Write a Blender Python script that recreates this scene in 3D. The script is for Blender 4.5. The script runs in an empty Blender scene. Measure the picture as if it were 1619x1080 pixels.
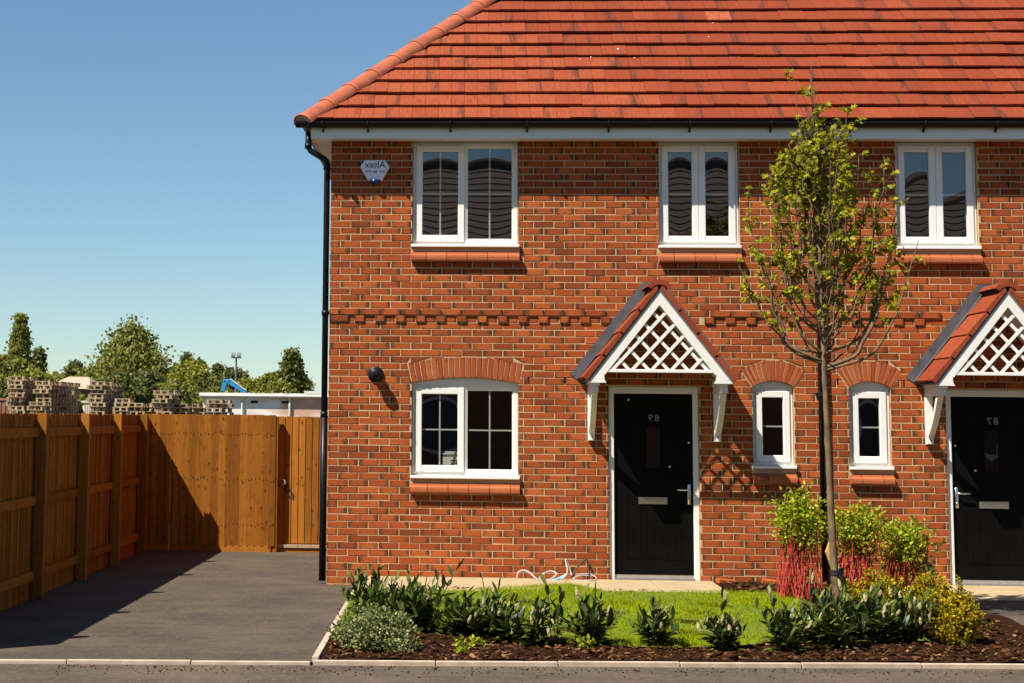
import bpy, math, random
import numpy as np
from mathutils import Matrix, Vector
random.seed(7); RNG = np.random.default_rng(7)
R = math.radians
scene = bpy.context.scene
COL = scene.collection

# ------------------------------------------------------------------ camera, sky, sun, exposure
CAM = np.array([1.4233, -19.0, 1.8071]); YAW, PIT, ROL = 0.0624031, 0.1100968, -0.0104191
FPX, PPX, PPY, W, H = 2722.54, 555.94, 357.72, 1619.0, 1080.0
def rot(a, b, c):
    ca, sa, cb, sb, cc, sc = math.cos(a), math.sin(a), math.cos(b), math.sin(b), math.cos(c), math.sin(c)
    return (np.array([[ca, -sa, 0], [sa, ca, 0], [0, 0, 1]]) @ np.array([[1, 0, 0], [0, cb, -sb], [0, sb, cb]])
            @ np.array([[cc, 0, sc], [0, 1, 0], [-sc, 0, cc]]))
CM = rot(YAW, PIT, ROL)
cd = bpy.data.cameras.new('camera'); cam = bpy.data.objects.new('camera', cd); COL.objects.link(cam)
m = Matrix(((CM[0, 0], CM[0, 2], -CM[0, 1], CAM[0]), (CM[1, 0], CM[1, 2], -CM[1, 1], CAM[1]), (CM[2, 0], CM[2, 2], -CM[2, 1], CAM[2]), (0, 0, 0, 1)))
cam.matrix_world = m
cd.sensor_fit = 'HORIZONTAL'; cd.sensor_width = 36; cd.lens = FPX / W * 36
cd.shift_x = (W / 2 - PPX) / W; cd.shift_y = -(H / 2 - PPY) / W
cd.clip_end = 3000; cd.clip_start = .1
scene.camera = cam

SUN = Vector((-1.22, -1.0, 2.1)).normalized()          # towards the sun
elev = math.asin(SUN.z); azim = math.atan2(SUN.x, SUN.y)
wd = bpy.data.worlds.new('World'); scene.world = wd; wd.use_nodes = True
nt = wd.node_tree; bg = nt.nodes['Background']
sk = nt.nodes.new('ShaderNodeTexSky'); sk.sky_type = 'NISHITA'; sk.sun_disc = False
sk.sun_elevation = elev; sk.sun_rotation = azim; sk.air_density = 0.95; sk.dust_density = 0.05; sk.ozone_density = 2.5; sk.altitude = 50
wb_ = nt.nodes.new('ShaderNodeMix'); wb_.data_type = 'RGBA'; wb_.blend_type = 'MULTIPLY'; wb_.inputs[0].default_value = 1; wb_.inputs[7].default_value = (.89, 1.02, 1.06, 1)   # cool tint multiplied into the sky colour only
nt.links.new(sk.outputs[0], wb_.inputs[6]); nt.links.new(wb_.outputs[2], bg.inputs[0]); bg.inputs[1].default_value = 0.056
sd = bpy.data.lights.new('sun', 'SUN'); sd.energy = 5.0; sd.angle = R(.53); sd.color = (1, .93, .82)
sun = bpy.data.objects.new('sun', sd); COL.objects.link(sun); sun.rotation_euler = SUN.to_track_quat('Z', 'Y').to_euler()
vs = scene.view_settings; vs.view_transform = 'Standard'; vs.look = 'None'; vs.gamma = 1; vs.use_curve_mapping = False
vs.exposure = 0.9

# ------------------------------------------------------------------ helpers
def pix(u, v, axis, val):                                # where the line of sight of a picture point meets a real plane
    d = CM @ np.array([(u - PPX) / FPX, 1, -(v - PPY) / FPX]); t = (val - CAM[axis]) / d[axis]
    return CAM + t * d
def zg(x, y):                                            # height of the front garden
    return max(0.0, min(.075, .075 * (y + 5.0) / 4.2))
def gp(u, v):
    p = pix(u, v, 2, 0.02)
    for _ in range(4): p = pix(u, v, 2, zg(p[0], p[1]))
    return p

def link(o, parent=None):
    COL.objects.link(o)
    if parent is not None:
        o.parent = parent
        if parent.type == 'EMPTY': o.matrix_parent_inverse = Matrix.Translation(-parent.location)
    return o
def tag(o, label=None, cat=None, group=None, kind=None):
    if label: o['label'] = label
    if cat: o['category'] = cat
    if group: o['group'] = group
    if kind: o['kind'] = kind
    return o
def empty(name, loc, label, cat, group=None):
    o = bpy.data.objects.new(name, None); o.location = loc; o.empty_display_size = .2
    COL.objects.link(o); return tag(o, label, cat, group)
class MB:
    def __init__(s): s.v = []; s.f = []; s.t = []
    def add(s, vs_, fs, tint=(.5, .5, .5)):
        n = len(s.v); s.v += [tuple(p) for p in vs_]; s.f += [tuple(n + i for i in f) for f in fs]
        if isinstance(tint, list): s.t += tint
        else: s.t += [tint] * len(vs_)
    def box(s, x0, x1, y0, y1, z0, z1, tint=(.5, .5, .5)):
        s.add([(x0, y0, z0), (x1, y0, z0), (x1, y1, z0), (x0, y1, z0), (x0, y0, z1), (x1, y0, z1), (x1, y1, z1), (x0, y1, z1)],
              [(0, 3, 2, 1), (4, 5, 6, 7), (0, 1, 5, 4), (1, 2, 6, 5), (2, 3, 7, 6), (3, 0, 4, 7)], tint)
    def cbox(s, x0, x1, y0, y1, z0, z1, c=.003, tint=(.5, .5, .5)):      # box with its front (-Y) edge chamfered
        f = [(x0 + c, y0, z0 + c), (x1 - c, y0, z0 + c), (x1 - c, y0, z1 - c), (x0 + c, y0, z1 - c)]
        g = [(x0, y0 + c, z0), (x1, y0 + c, z0), (x1, y0 + c, z1), (x0, y0 + c, z1)]
        b = [(x0, y1, z0), (x1, y1, z0), (x1, y1, z1), (x0, y1, z1)]
        fs = [(0, 1, 2, 3)]
        for i in range(4):
            j = (i + 1) % 4; fs += [(i, i + 4, j + 4, j), (i + 4, i + 8, j + 8, j + 4)]
        fs.append((8, 11, 10, 9))
        s.add(f + g + b, fs, tint)
    def prism(s, poly, ext, tint=(.5, .5, .5)):                          # polygon (3-D points) pushed along ext
        n = len(poly); e = np.array(ext)
        p = [tuple(q) for q in poly] + [tuple(np.array(q) + e) for q in poly]
        fs = [tuple(range(n)), tuple(range(2 * n - 1, n - 1, -1))]
        for i in range(n): j = (i + 1) % n; fs.append((i, i + n, j + n, j))
        s.add(p, fs, tint)
    def tube(s, pts, rad, seg=8, tint=(.5, .5, .5), cap=True):
        pts = [np.array(p, float) for p in pts]; n = len(pts)
        if not hasattr(rad, '__len__'): rad = [rad] * n
        base = len(s.v); up = None; vv = []
        for i in range(n):
            d = pts[min(i + 1, n - 1)] - pts[max(i - 1, 0)]; d = d / (np.linalg.norm(d) + 1e-9)
            if up is None:
                a = np.array([0, 0, 1.]) if abs(d[2]) < .9 else np.array([1., 0, 0])
            else: a = up
            r = a - d * a.dot(d); r /= np.linalg.norm(r) + 1e-9; up = r; q = np.cross(d, r)
            for k in range(seg):
                t = 2 * math.pi * k / seg; vv.append(tuple(pts[i] + rad[i] * (math.cos(t) * r + math.sin(t) * q)))
        fs = []
        for i in range(n - 1):
            for k in range(seg):
                l = (k + 1) % seg; fs.append((i * seg + k, i * seg + l, (i + 1) * seg + l, (i + 1) * seg + k))
        if cap: fs += [tuple(range(seg - 1, -1, -1)), tuple((n - 1) * seg + k for k in range(seg))]
        s.add(vv, fs, tint)
    def mesh(s, name, mat, smooth=False):
        me = bpy.data.meshes.new(name); me.from_pydata(s.v, [], s.f)
        if mat: me.materials.append(mat)
        a = me.attributes.new('tint', 'FLOAT_COLOR', 'POINT')
        arr = np.ones((len(s.v), 4), np.float32); arr[:, :3] = np.array(s.t, np.float32).reshape(-1, 3); a.data.foreach_set('color', arr.ravel())
        if smooth: me.polygons.foreach_set('use_smooth', [True] * len(me.polygons))
        me.update(); return me
    def build(s, name, mat, parent=None, smooth=False, bevel=0, **kw):
        o = bpy.data.objects.new(name, s.mesh(name, mat, smooth)); link(o, parent)
        if bevel:
            b = o.modifiers.new('bevel', 'BEVEL'); b.width = bevel; b.segments = 2; b.limit_method = 'ANGLE'
        return tag(o, **kw)
def cloud(name, P, D, N, S, tmpl, faces, mat, parent=None, tint=None, curl=None, **kw):
    """many small leaf shapes in one mesh. P points, D leaf directions, N normals, S sizes; tmpl: k x 3 (along, across, up)"""
    P = np.asarray(P, float); D = np.asarray(D, float); N = np.asarray(N, float); S = np.asarray(S, float).reshape(-1, 1)
    D /= np.linalg.norm(D, axis=1, keepdims=True) + 1e-9
    A = np.cross(N, D); A /= np.linalg.norm(A, axis=1, keepdims=True) + 1e-9; U = np.cross(D, A)
    T = np.asarray(tmpl, float); k = len(T); n = len(P)
    V = (P[:, None, :] + S[:, None, :] * (T[None, :, 0, None] * D[:, None, :] + T[None, :, 1, None] * A[:, None, :] + T[None, :, 2, None] * U[:, None, :])).reshape(-1, 3)
    F = []; ls = []
    off = (np.arange(n) * k)
    loops = []; tot = []
    for f in faces: loops.append(off[:, None] + np.array(f)[None, :])
    me = bpy.data.meshes.new(name)
    me.vertices.add(n * k); me.vertices.foreach_set('co', V.ravel().astype(np.float32))
    ll = np.concatenate([l.ravel() for l in loops]); sizes = np.concatenate([np.full(n, len(f)) for f in faces])
    me.loops.add(len(ll)); me.loops.foreach_set('vertex_index', ll.astype(np.int32))
    me.polygons.add(len(sizes)); me.polygons.foreach_set('loop_start', np.concatenate([[0], np.cumsum(sizes)[:-1]]).astype(np.int32))
    me.polygons.foreach_set('loop_total', sizes.astype(np.int32))
    me.update(calc_edges=True)
    if tint is None: tint = RNG.random((n, 3))
    arr = np.ones((n, k, 4), np.float32); arr[:, :, :3] = np.asarray(tint)[:, None, :]
    a = me.attributes.new('tint', 'FLOAT_COLOR', 'POINT'); a.data.foreach_set('color', arr.ravel())
    me.materials.append(mat); me.validate()
    o = bpy.data.objects.new(name, me); link(o, parent); return tag(o, **kw)
OVATE = [(0, 0, 0), (.35, .28, .05), (.75, .2, .03), (1, 0, -.08), (.75, -.2, .03), (.35, -.28, .05), (.5, 0, -.03)]
OVATE_F = [(0, 6, 1), (1, 6, 2), (2, 6, 3), (3, 6, 4), (4, 6, 5), (5, 6, 0)]
QUAD = [(0, -.35, 0), (0.6, -.5, .08), (1, 0, -.1), (.6, .5, .08), (0, .35, 0)]
QUAD_F = [(0, 1, 2, 3, 4)]
LOBE = [(0, 0, 0), (.15, .42, .05), (.45, .2, 0), (.72, .45, .06), (.7, .15, 0), (1, 0, -.08), (.7, -.15, 0), (.72, -.45, .06), (.45, -.2, 0), (.15, -.42, .05)]
LOBE_F = [(0, 1, 2, 8, 9), (2, 3, 4, 6, 7, 8), (4, 5, 6)]
def rdir(n, zmin=-1, zmax=1):
    z = RNG.uniform(zmin, zmax, n); t = RNG.uniform(0, 2 * math.pi, n); r = np.sqrt(1 - z * z)
    return np.stack([r * np.cos(t), r * np.sin(t), z], 1)

# ------------------------------------------------------------------ materials (all procedural)
def newmat(name):
    mt = bpy.data.materials.new(name); mt.use_nodes = True; n = mt.node_tree.nodes; l = mt.node_tree.links
    return mt, n, l, n['Principled BSDF']
def nd(n, kind, **kw):
    x = n.new(kind)
    for k, v in kw.items(): setattr(x, k, v)
    return x
def mathn(n, l, op, a, b=None, clamp=False):
    x = n.new('ShaderNodeMath'); x.operation = op; x.use_clamp = clamp
    for i, q in enumerate((a, b)):
        if q is None: continue
        if isinstance(q, (int, float)): x.inputs[i].default_value = q
        else: l.new(q, x.inputs[i])
    return x.outputs[0]
def mapr(n, l, val, a, b, c, d):
    x = n.new('ShaderNodeMapRange'); x.clamp = True
    l.new(val, x.inputs[0])
    for i, q in enumerate((a, b, c, d)): x.inputs[i + 1].default_value = q
    return x.outputs[0]
def mixc(n, l, fac, a, b, mode='MIX'):
    x = n.new('ShaderNodeMix'); x.data_type = 'RGBA'; x.blend_type = mode
    for sock, q in ((x.inputs[0], fac), (x.inputs[6], a), (x.inputs[7], b)):
        if isinstance(q, (int, float)): sock.default_value = q
        elif isinstance(q, tuple): sock.default_value = (*q, 1)
        else: l.new(q, sock)
    return x.outputs[2]
def noise(n, l, scale, detail=3, stretch=(1, 1, 1), rough=.55, coord='pos'):
    g = n.new('ShaderNodeNewGeometry'); mp = n.new('ShaderNodeMapping'); mp.inputs['Scale'].default_value = stretch
    l.new(g.outputs['Position'], mp.inputs['Vector'])
    x = n.new('ShaderNodeTexNoise'); x.inputs['Scale'].default_value = scale; x.inputs['Detail'].default_value = detail; x.inputs['Roughness'].default_value = rough
    l.new(mp.outputs[0], x.inputs['Vector']); return x.outputs[0]
def bump(n, l, p, h, strength, dist=.01):
    b = n.new('ShaderNodeBump'); b.inputs['Strength'].default_value = strength; b.inputs['Distance'].default_value = dist
    l.new(h, b.inputs['Height']); l.new(b.outputs[0], p.inputs['Normal'])
def tintn(n, l):
    a = n.new('ShaderNodeAttribute'); a.attribute_name = 'tint'; s = n.new('ShaderNodeSeparateColor'); l.new(a.outputs['Color'], s.inputs[0]); return s.outputs
def ramp(n, l, fac, stops):
    r = n.new('ShaderNodeValToRGB'); e = r.color_ramp.elements
    while len(e) < len(stops): e.new(.5)
    for q, (p, c) in zip(e, stops): q.position = p; q.color = (*c, 1)
    l.new(fac, r.inputs[0]); return r.outputs[0]
def pmat(name, col, rough=.6, var=.12, vscale=8, bscale=0, bstr=.2, metal=0, spec=.5, stretch=(1, 1, 1), bdist=.005):
    mt, n, l, p = newmat(name)
    f = mapr(n, l, noise(n, l, vscale, 4, stretch), .3, .7, 1 - var, 1 + var)
    c = nd(n, 'ShaderNodeVectorMath', operation='SCALE'); c.inputs[0].default_value = col; l.new(f, c.inputs['Scale'])
    l.new(c.outputs[0], p.inputs['Base Color']); p.inputs['Roughness'].default_value = rough; p.inputs['Metallic'].default_value = metal
    p.inputs['Specular IOR Level'].default_value = spec
    if bscale: bump(n, l, p, noise(n, l, bscale, 4, stretch), bstr, bdist)
    return mt
def brick_mat(name, stops, dark=(.075, .035, .017), pale=(.36, .105, .032)):
    mt, n, l, p = newmat(name); t = tintn(n, l)
    c = ramp(n, l, t[0], stops)
    n1 = noise(n, l, 14, 4); en = mathn(n, l, 'ABSOLUTE', mathn(n, l, 'SUBTRACT', mathn(n, l, 'MULTIPLY', t[2], 2), 1)); e = mathn(n, l, 'ADD', mathn(n, l, 'ADD', mathn(n, l, 'MULTIPLY', en, .8), mathn(n, l, 'MULTIPLY', t[2], .22)), mathn(n, l, 'MULTIPLY', mathn(n, l, 'SUBTRACT', n1, .5), 1.1))
    mk = mathn(n, l, 'MULTIPLY', mapr(n, l, e, .56, .92, 0, .9), mapr(n, l, t[1], .05, .4, 0, 1))
    c = mixc(n, l, mk, c, dark)
    c = mixc(n, l, mapr(n, l, noise(n, l, 45, 4), .52, .75, 0, .35), c, dark)
    c = mixc(n, l, mapr(n, l, noise(n, l, 30, 3, (1, 1, 1.7)), .6, .8, 0, .4), c, pale)
    l.new(c, p.inputs['Base Color']); p.inputs['Roughness'].default_value = .9; p.inputs['Specular IOR Level'].default_value = .06
    bump(n, l, p, noise(n, l, 75, 5), .7, .007); return mt
BRICK = brick_mat('brick', [(0, (.175, .044, .016)), (.3, (.255, .058, .018)), (.65, (.33, .076, .021)), (1, (.395, .100, .028))])
ARCHB = brick_mat('arch_brick', [(0, (.26, .056, .022)), (.5, (.32, .078, .028)), (1, (.38, .105, .038))])
SILLB = brick_mat('sill_tile', [(0, (.38, .105, .042)), (1, (.44, .135, .056))], dark=(.27, .08, .036))
MORTAR = pmat('mortar', (.44, .295, .16), .95, .14, 9, 120, .5)
def tile_mat():
    mt, n, l, p = newmat('roof_tile'); t = tintn(n, l)
    c = ramp(n, l, t[0], [(0, (.16, .029, .012)), (.38, (.215, .040, .0155)), (.62, (.265, .057, .022)), (.85, (.29, .068, .028)), (1, (.34, .095, .045))])
    st = noise(n, l, 5, 4, (6, 1, 1)); e = mathn(n, l, 'ADD', t[2], mathn(n, l, 'MULTIPLY', mathn(n, l, 'SUBTRACT', st, .5), 1.0))
    mk = mathn(n, l, 'MULTIPLY', mapr(n, l, e, .7, 1.0, 0, .85), mapr(n, l, t[1], .4, .6, 0, 1))
    c = mixc(n, l, mk, c, (.085, .028, .02))
    c = mixc(n, l, mapr(n, l, noise(n, l, 7, 5, (9, 1.2, 1.2)), .45, .75, 0, .6), c, (.085, .028, .018))
    l.new(c, p.inputs['Base Color']); p.inputs['Roughness'].default_value = .75; p.inputs['Specular IOR Level'].default_value = .12
    bump(n, l, p, noise(n, l, 90, 4), .3, .004); return mt
TILE = tile_mat()
HIP = pmat('hip_tile', (.34, .082, .034), .8, .22, 6, 60, .25)
UPVC = pmat('white_upvc', (.72, .70, .66), .32, .03, 3)
WOODW = pmat('white_paint', (.72, .69, .64), .45, .05, 6, 40, .05)
BLACKP = pmat('black_plastic', (.008, .008, .009), .38, .2, 8, spec=.22)
LEAD = pmat('lead', (.10, .10, .11), .5, .25, 6, 30, .15, metal=.3)
GREYV = pmat('grey_verge', (.12, .12, .13), .6, .15, 8)
DOORB = pmat('black_door', (.004, .0038, .0036), .5, .2, 5, spec=.05)
DIGIT = pmat('dull_steel', (.28, .26, .24), .45, .05, 40, metal=1)
CHROME = pmat('brushed_steel', (.75, .72, .66), .28, .05, 40, metal=1)
ALU = pmat('aluminium', (.5, .48, .46), .4, .1, 20, metal=.8)
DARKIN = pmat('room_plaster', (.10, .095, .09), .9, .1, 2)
BLUEP = pmat('blue_lens', (.01, .02, .12), .2, .1, 5)
PAPER = pmat('paper', (.7, .68, .6), .8, .05, 8)
INK = pmat('ink', (.012, .012, .025), .5, .05, 8)
SLAB = pmat('sandstone_slab', (.36, .27, .15), .9, .14, 5, 60, .3)
KERB = pmat('concrete_kerb', (.42, .325, .245), .9, .2, 7, 70, .4)
STRAP = pmat('rubber', (.012, .012, .012), .6, .1, 8)
def glass_mat():
    mt = bpy.data.materials.new('window_glass'); mt.use_nodes = True; n = mt.node_tree.nodes; l = mt.node_tree.links; n.clear()
    o = n.new('ShaderNodeOutputMaterial'); mx = n.new('ShaderNodeMixShader'); tr = n.new('ShaderNodeBsdfTransparent'); gl = n.new('ShaderNodeBsdfGlossy'); lw = n.new('ShaderNodeLayerWeight'); lw.inputs[0].default_value = .5; fc = mathn(n, l, 'ADD', mathn(n, l, 'MULTIPLY', mathn(n, l, 'POWER', lw.outputs['Facing'], 4), .7), .17)
    gl.inputs['Roughness'].default_value = 0.0; tr.inputs[0].default_value = (.7, .72, .7, 1)
    l.new(fc, mx.inputs[0]); l.new(tr.outputs[0], mx.inputs[1]); l.new(gl.outputs[0], mx.inputs[2]); l.new(mx.outputs[0], o.inputs[0]); return mt
GLASS = glass_mat()
def wood_mat(name, a, b, kn=.9):
    mt, n, l, p = newmat(name); t = tintn(n, l)
    g = noise(n, l, 55, 5, (1, 1, .045), .7); c = mixc(n, l, mathn(n, l, 'ADD', mathn(n, l, 'MULTIPLY', t[0], .75), mapr(n, l, g, .3, .7, -.3, .45), True), a, b)
    c = mixc(n, l, mapr(n, l, noise(n, l, 7, 5, (1.5, 1.5, 1.1)), .55, .75, 0, .45), c, tuple(q * .45 for q in a))
    gg = n.new('ShaderNodeNewGeometry'); mp = n.new('ShaderNodeMapping'); mp.inputs['Scale'].default_value = (1, 1, .75); l.new(gg.outputs['Position'], mp.inputs[0])
    v = n.new('ShaderNodeTexVoronoi'); v.inputs['Scale'].default_value = 8.5; l.new(mp.outputs[0], v.inputs['Vector'])
    c = mixc(n, l, mapr(n, l, t[1], .97, .99, 0, .9), c, (.03, .014, .006))
    c = mixc(n, l, mapr(n, l, v.outputs['Distance'], .05, .2, kn, 0), c, (.075, .024, .005))
    l.new(c, p.inputs['Base Color']); p.inputs['Roughness'].default_value = .8; p.inputs['Specular IOR Level'].default_value = .1
    bump(n, l, p, g, .3, .003); return mt
FENCE = wood_mat('fence_wood', (.19, .068, .010), (.39, .15, .02), .9)
PALLET = wood_mat('pallet_wood', (.26, .18, .105), (.52, .39, .25), .3)
STAKE = wood_mat('stake_wood', (.45, .27, .1), (.55, .36, .15))
def bark_mat(name, a, b, sc=20):
    mt, n, l, p = newmat(name); f = noise(n, l, sc, 5, (1, 1, .35)); l.new(mixc(n, l, mapr(n, l, f, .35, .65, 0, 1), a, b), p.inputs['Base Color'])
    p.inputs['Roughness'].default_value = .85; bump(n, l, p, f, .5, .01); return mt
BARK = bark_mat('sapling_bark', (.085, .05, .026), (.19, .12, .06)); TWIG = bark_mat('twig_bark', (.10, .058, .028), (.17, .105, .05))
DBARK = bark_mat('dark_bark', (.06, .045, .03), (.11, .08, .055), 5); REDSTEM = bark_mat('red_stem', (.32, .018, .016), (.50, .05, .03), 30)
GSTEM = bark_mat('green_stem', (.06, .07, .02), (.1, .11, .035), 30)
def leaf_mat(name, stops, trans=.35, rough=.45, spec=.4, objrand=False, edge=None):
    mt, n, l, p = newmat(name)
    if objrand: oi = n.new('ShaderNodeObjectInfo'); f = oi.outputs['Random']
    else: f = tintn(n, l)[0]
    c = ramp(n, l, f, stops); l.new(c, p.inputs['Base Color']); p.inputs['Roughness'].default_value = rough; p.inputs['Specular IOR Level'].default_value = spec
    tb = n.new('ShaderNodeBsdfTranslucent'); l.new(c, tb.inputs[0]); mx = n.new('ShaderNodeMixShader'); mx.inputs[0].default_value = trans
    l.new(p.outputs[0], mx.inputs[1]); l.new(tb.outputs[0], mx.inputs[2]); l.new(mx.outputs[0], n['Material Output'].inputs[0]); return mt
SAPLEAF = leaf_mat('sapling_leaf', [(0, (.12, .13, .005)), (.5, (.25, .25, .008)), (1, (.40, .37, .018))], .4, .5, .15)
LAUREL = leaf_mat('laurel_leaf', [(0, (.018, .032, .005)), (.45, (.045, .072, .009)), (.78, (.095, .125, .016)), (1, (.20, .21, .05))], .15, .42, .3, True)
DOGLEAF = leaf_mat('dogwood_leaf', [(0, (.13, .18, .008)), (.5, (.28, .34, .012)), (.85, (.42, .44, .03)), (1, (.6, .56, .18))], .35, .5, .2)
EUON = leaf_mat('variegated_leaf', [(0, (.04, .065, .015)), (.5, (.13, .16, .045)), (.7, (.30, .30, .13)), (1, (.48, .45, .25))], .25, .6, .15)
GOLD = leaf_mat('golden_leaf', [(0, (.13, .12, .006)), (.45, (.38, .28, .008)), (1, (.62, .45, .018))], .35, .6, .1)
GRASSM = leaf_mat('grass_blade', [(0, (.14, .19, .002)), (.6, (.27, .33, .003)), (1, (.42, .44, .008))], .3, .8, .03)
FAR = [leaf_mat('far_leaf_dark', [(0, (.065, .08, .015)), (1, (.17, .185, .04))], .4, .6),
       leaf_mat('far_leaf_mid', [(0, (.12, .135, .018)), (1, (.30, .29, .055))], .45, .6),
       leaf_mat('far_leaf_light', [(0, (.15, .17, .015)), (1, (.34, .33, .045))], .45, .6)]
FLOWER = pmat('cream_flower', (.34, .28, .13), .8, .3, 60)

# ------------------------------------------------------------------ ground
def sheet(name, poly, z, mat, kind='structure', n=0, hf=None):
    b = MB(); b.add([(x, y, (hf(x, y) if hf else 0) + z) for x, y in poly], [tuple(range(len(poly)))])
    return b.build(name, mat, None, kind=kind)
def tarmac(name, a, b_, scale):
    mt, n, l, p = newmat(name)
    big = noise(n, l, scale, 5); c = mixc(n, l, mapr(n, l, big, .38, .62, 0, 1), a, b_)
    c = mixc(n, l, mapr(n, l, noise(n, l, 2.2, 4, (.35, 1.6, 1)), .5, .68, 0, .55), c, tuple(q * .6 for q in a))
    c = mixc(n, l, mapr(n, l, noise(n, l, 24, 5, (1, .8, 1), .75), .5, .68, 0, .55), c, tuple(q * 1.9 for q in b_))
    c = mixc(n, l, mapr(n, l, noise(n, l, 11, 6, (.6, 1.3, 1), .8), .52, .7, 0, .6), c, tuple(q * .45 for q in a))
    c = mixc(n, l, mapr(n, l, noise(n, l, 110, 3), .52, .68, 0, .75), c, (.13, .10, .072))
    c = mixc(n, l, mapr(n, l, noise(n, l, 75, 3), .55, .7, 0, .6), c, (.02, .016, .013))
    l.new(c, p.inputs['Base Color']); p.inputs['Roughness'].default_value = .9; bump(n, l, p, noise(n, l, 140, 3), .8, .01); return mt
TARM = tarmac('drive_tarmac', (.042, .031, .020), (.082, .059, .037), 1.3)
ROADM = tarmac('road_tarmac', (.054, .039, .024), (.10, .072, .045), .9)
GROUNDM = pmat('far_ground', (.07, .06, .035), .95, .3, .4)
sheet('ground', [(-900, -900), (900, -900), (900, 1600), (-900, 1600)], -.06, GROUNDM)
KA, KB = np.array([.382, -6.0]), np.array([5.68, -5.48]); KD = (KB - KA) / np.linalg.norm(KB - KA)
def kp(x): return KA[1] + (x - KA[0]) * KD[1] / KD[0]      # line of the front kerb
sheet('road', [(-60, kp(-60) + .02), (-60, -24), (60, -24), (60, kp(60) + .02)][::-1], -.028, ROADM)
DRIVE_R = pix(1600, 1010, 2, 0)
sheet('drive', [(-14, kp(-14) + .05), (.36, kp(.36) + .05), (.36, 0.2), (.1, .2), (.1, 12), (-14, 12)], -.012, TARM)
mb_pts = [(5.6, kp(5.6) + .05, -.012), (20, kp(20) + .05, -.012), (20, -1.4, .084), (5.6, -1.4, .084), (20, .2, .086), (5.6, .2, .086)]
ND = (mb_pts, [(0, 1, 2, 3), (3, 2, 4, 5)])
nb = MB(); nb.add(*ND); nb.build('neighbour_drive', TARM, None, kind='structure')
# garden bed (mulch) with a low crown
MULCH = pmat('mulch', (.026, .011, .006), .98, .5, 30, 40, .9, spec=.02, bdist=.02)
def grid(name, x0, x1, y0, y1, nx, ny, hf, mat, inside=None):
    xs = np.linspace(x0, x1, nx); b = MB(); idx = {}
    for j in range(ny):
        for i in range(nx):
            x = xs[i]; lo = y0(x) if callable(y0) else y0; y = lo + (y1 - lo) * j / (ny - 1); b.v.append((x, y, hf(x, y))); b.t.append((.5, .5, .5))
    for j in range(ny - 1):
        for i in range(nx - 1):
            q = (j * nx + i, j * nx + i + 1, (j + 1) * nx + i + 1, (j + 1) * nx + i)
            c = np.mean([b.v[k] for k in q], 0)
            if inside is None or inside(c[0], c[1]): b.f.append(q)
    return b.build(name, mat, None, True, kind='structure')
def edge_r(y): return 5.85 + .28 * (y + 5.5)              # right edge of the garden: leans away from the camera
grid('planting_bed', .4, 7.2, lambda x: kp(x) + .06, -.01, 60, 50, lambda x, y: zg(x, y) + (-.03 if y > -1.75 and (x < 4.2 or x > 6.25) else .012 + .012 * math.sin(x * 7 + y * 3) * math.sin(y * 5)), MULCH, lambda x, y: x < max(edge_r(y), 5.75) and x < 6.35)
LAWN = [tuple(gp(*q)[:2]) for q in ((690, 938), (820, 931), (900, 926), (925, 930), (950, 938), (1060, 939), (1150, 938), (1230, 940), (1262, 948), (1290, 966), (1285, 985), (1255, 1005), (1200, 1022), (1100, 1027), (1000, 1026), (880, 1020), (800, 1005), (690, 992), (600, 988), (560, 1004), (530, 1012))] + [(.41, -4.4), (.41, -1.9)]
def inpoly(x, y, P=LAWN):
    c = False; j = len(P) - 1
    for i in range(len(P)):
        if (P[i][1] > y) != (P[j][1] > y) and x < (P[j][0] - P[i][0]) * (y - P[i][1]) / (P[j][1] - P[i][1]) + P[i][0]: c = not c
        j = i
    return c
LAWNM = pmat('lawn_soil', (.11, .15, .003), .95, .35, 9, 60, .6)
grid('lawn_ground', .40, 5.3, -5.4, -.6, 130, 120, lambda x, y: zg(x, y) + .018, LAWNM, inpoly)
pts = []
while len(pts) < 62000:
    q = RNG.random((20000, 2)) * np.array([5.0, 4.9]) + np.array([.4, -5.4]); pts += [(x, y) for x, y in q if inpoly(x, y)]
pts = np.array(pts[:62000]); n = len(pts)
P = np.stack([pts[:, 0], pts[:, 1], np.array([zg(x, y) for x, y in pts]) + .012], 1)
D = rdir(n, .55, 1); patch = .5 + .5 * np.sin(pts[:, 0] * 2.3 + 1.1 * np.sin(pts[:, 1] * 2.1)) * np.sin(pts[:, 1] * 3.1 + pts[:, 0])
tt = RNG.random((n, 3)); tt[:, 0] = np.clip(.25 + .3 * patch + .45 * (tt[:, 0] - .3), 0, 1)
cloud('lawn', P, D, rdir(n), RNG.uniform(.022, .05, n) * (.8 + .5 * patch), [(0, -.045, 0), (0, .045, 0), (.6, .03, .02), (1, 0, .1), (.6, -.03, .02)], [(0, 1, 2, 4), (4, 2, 3)], GRASSM, tint=tt,
      label='short bright green lawn grass between the house path and the front bed', cat='grass', kind='stuff')
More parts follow.
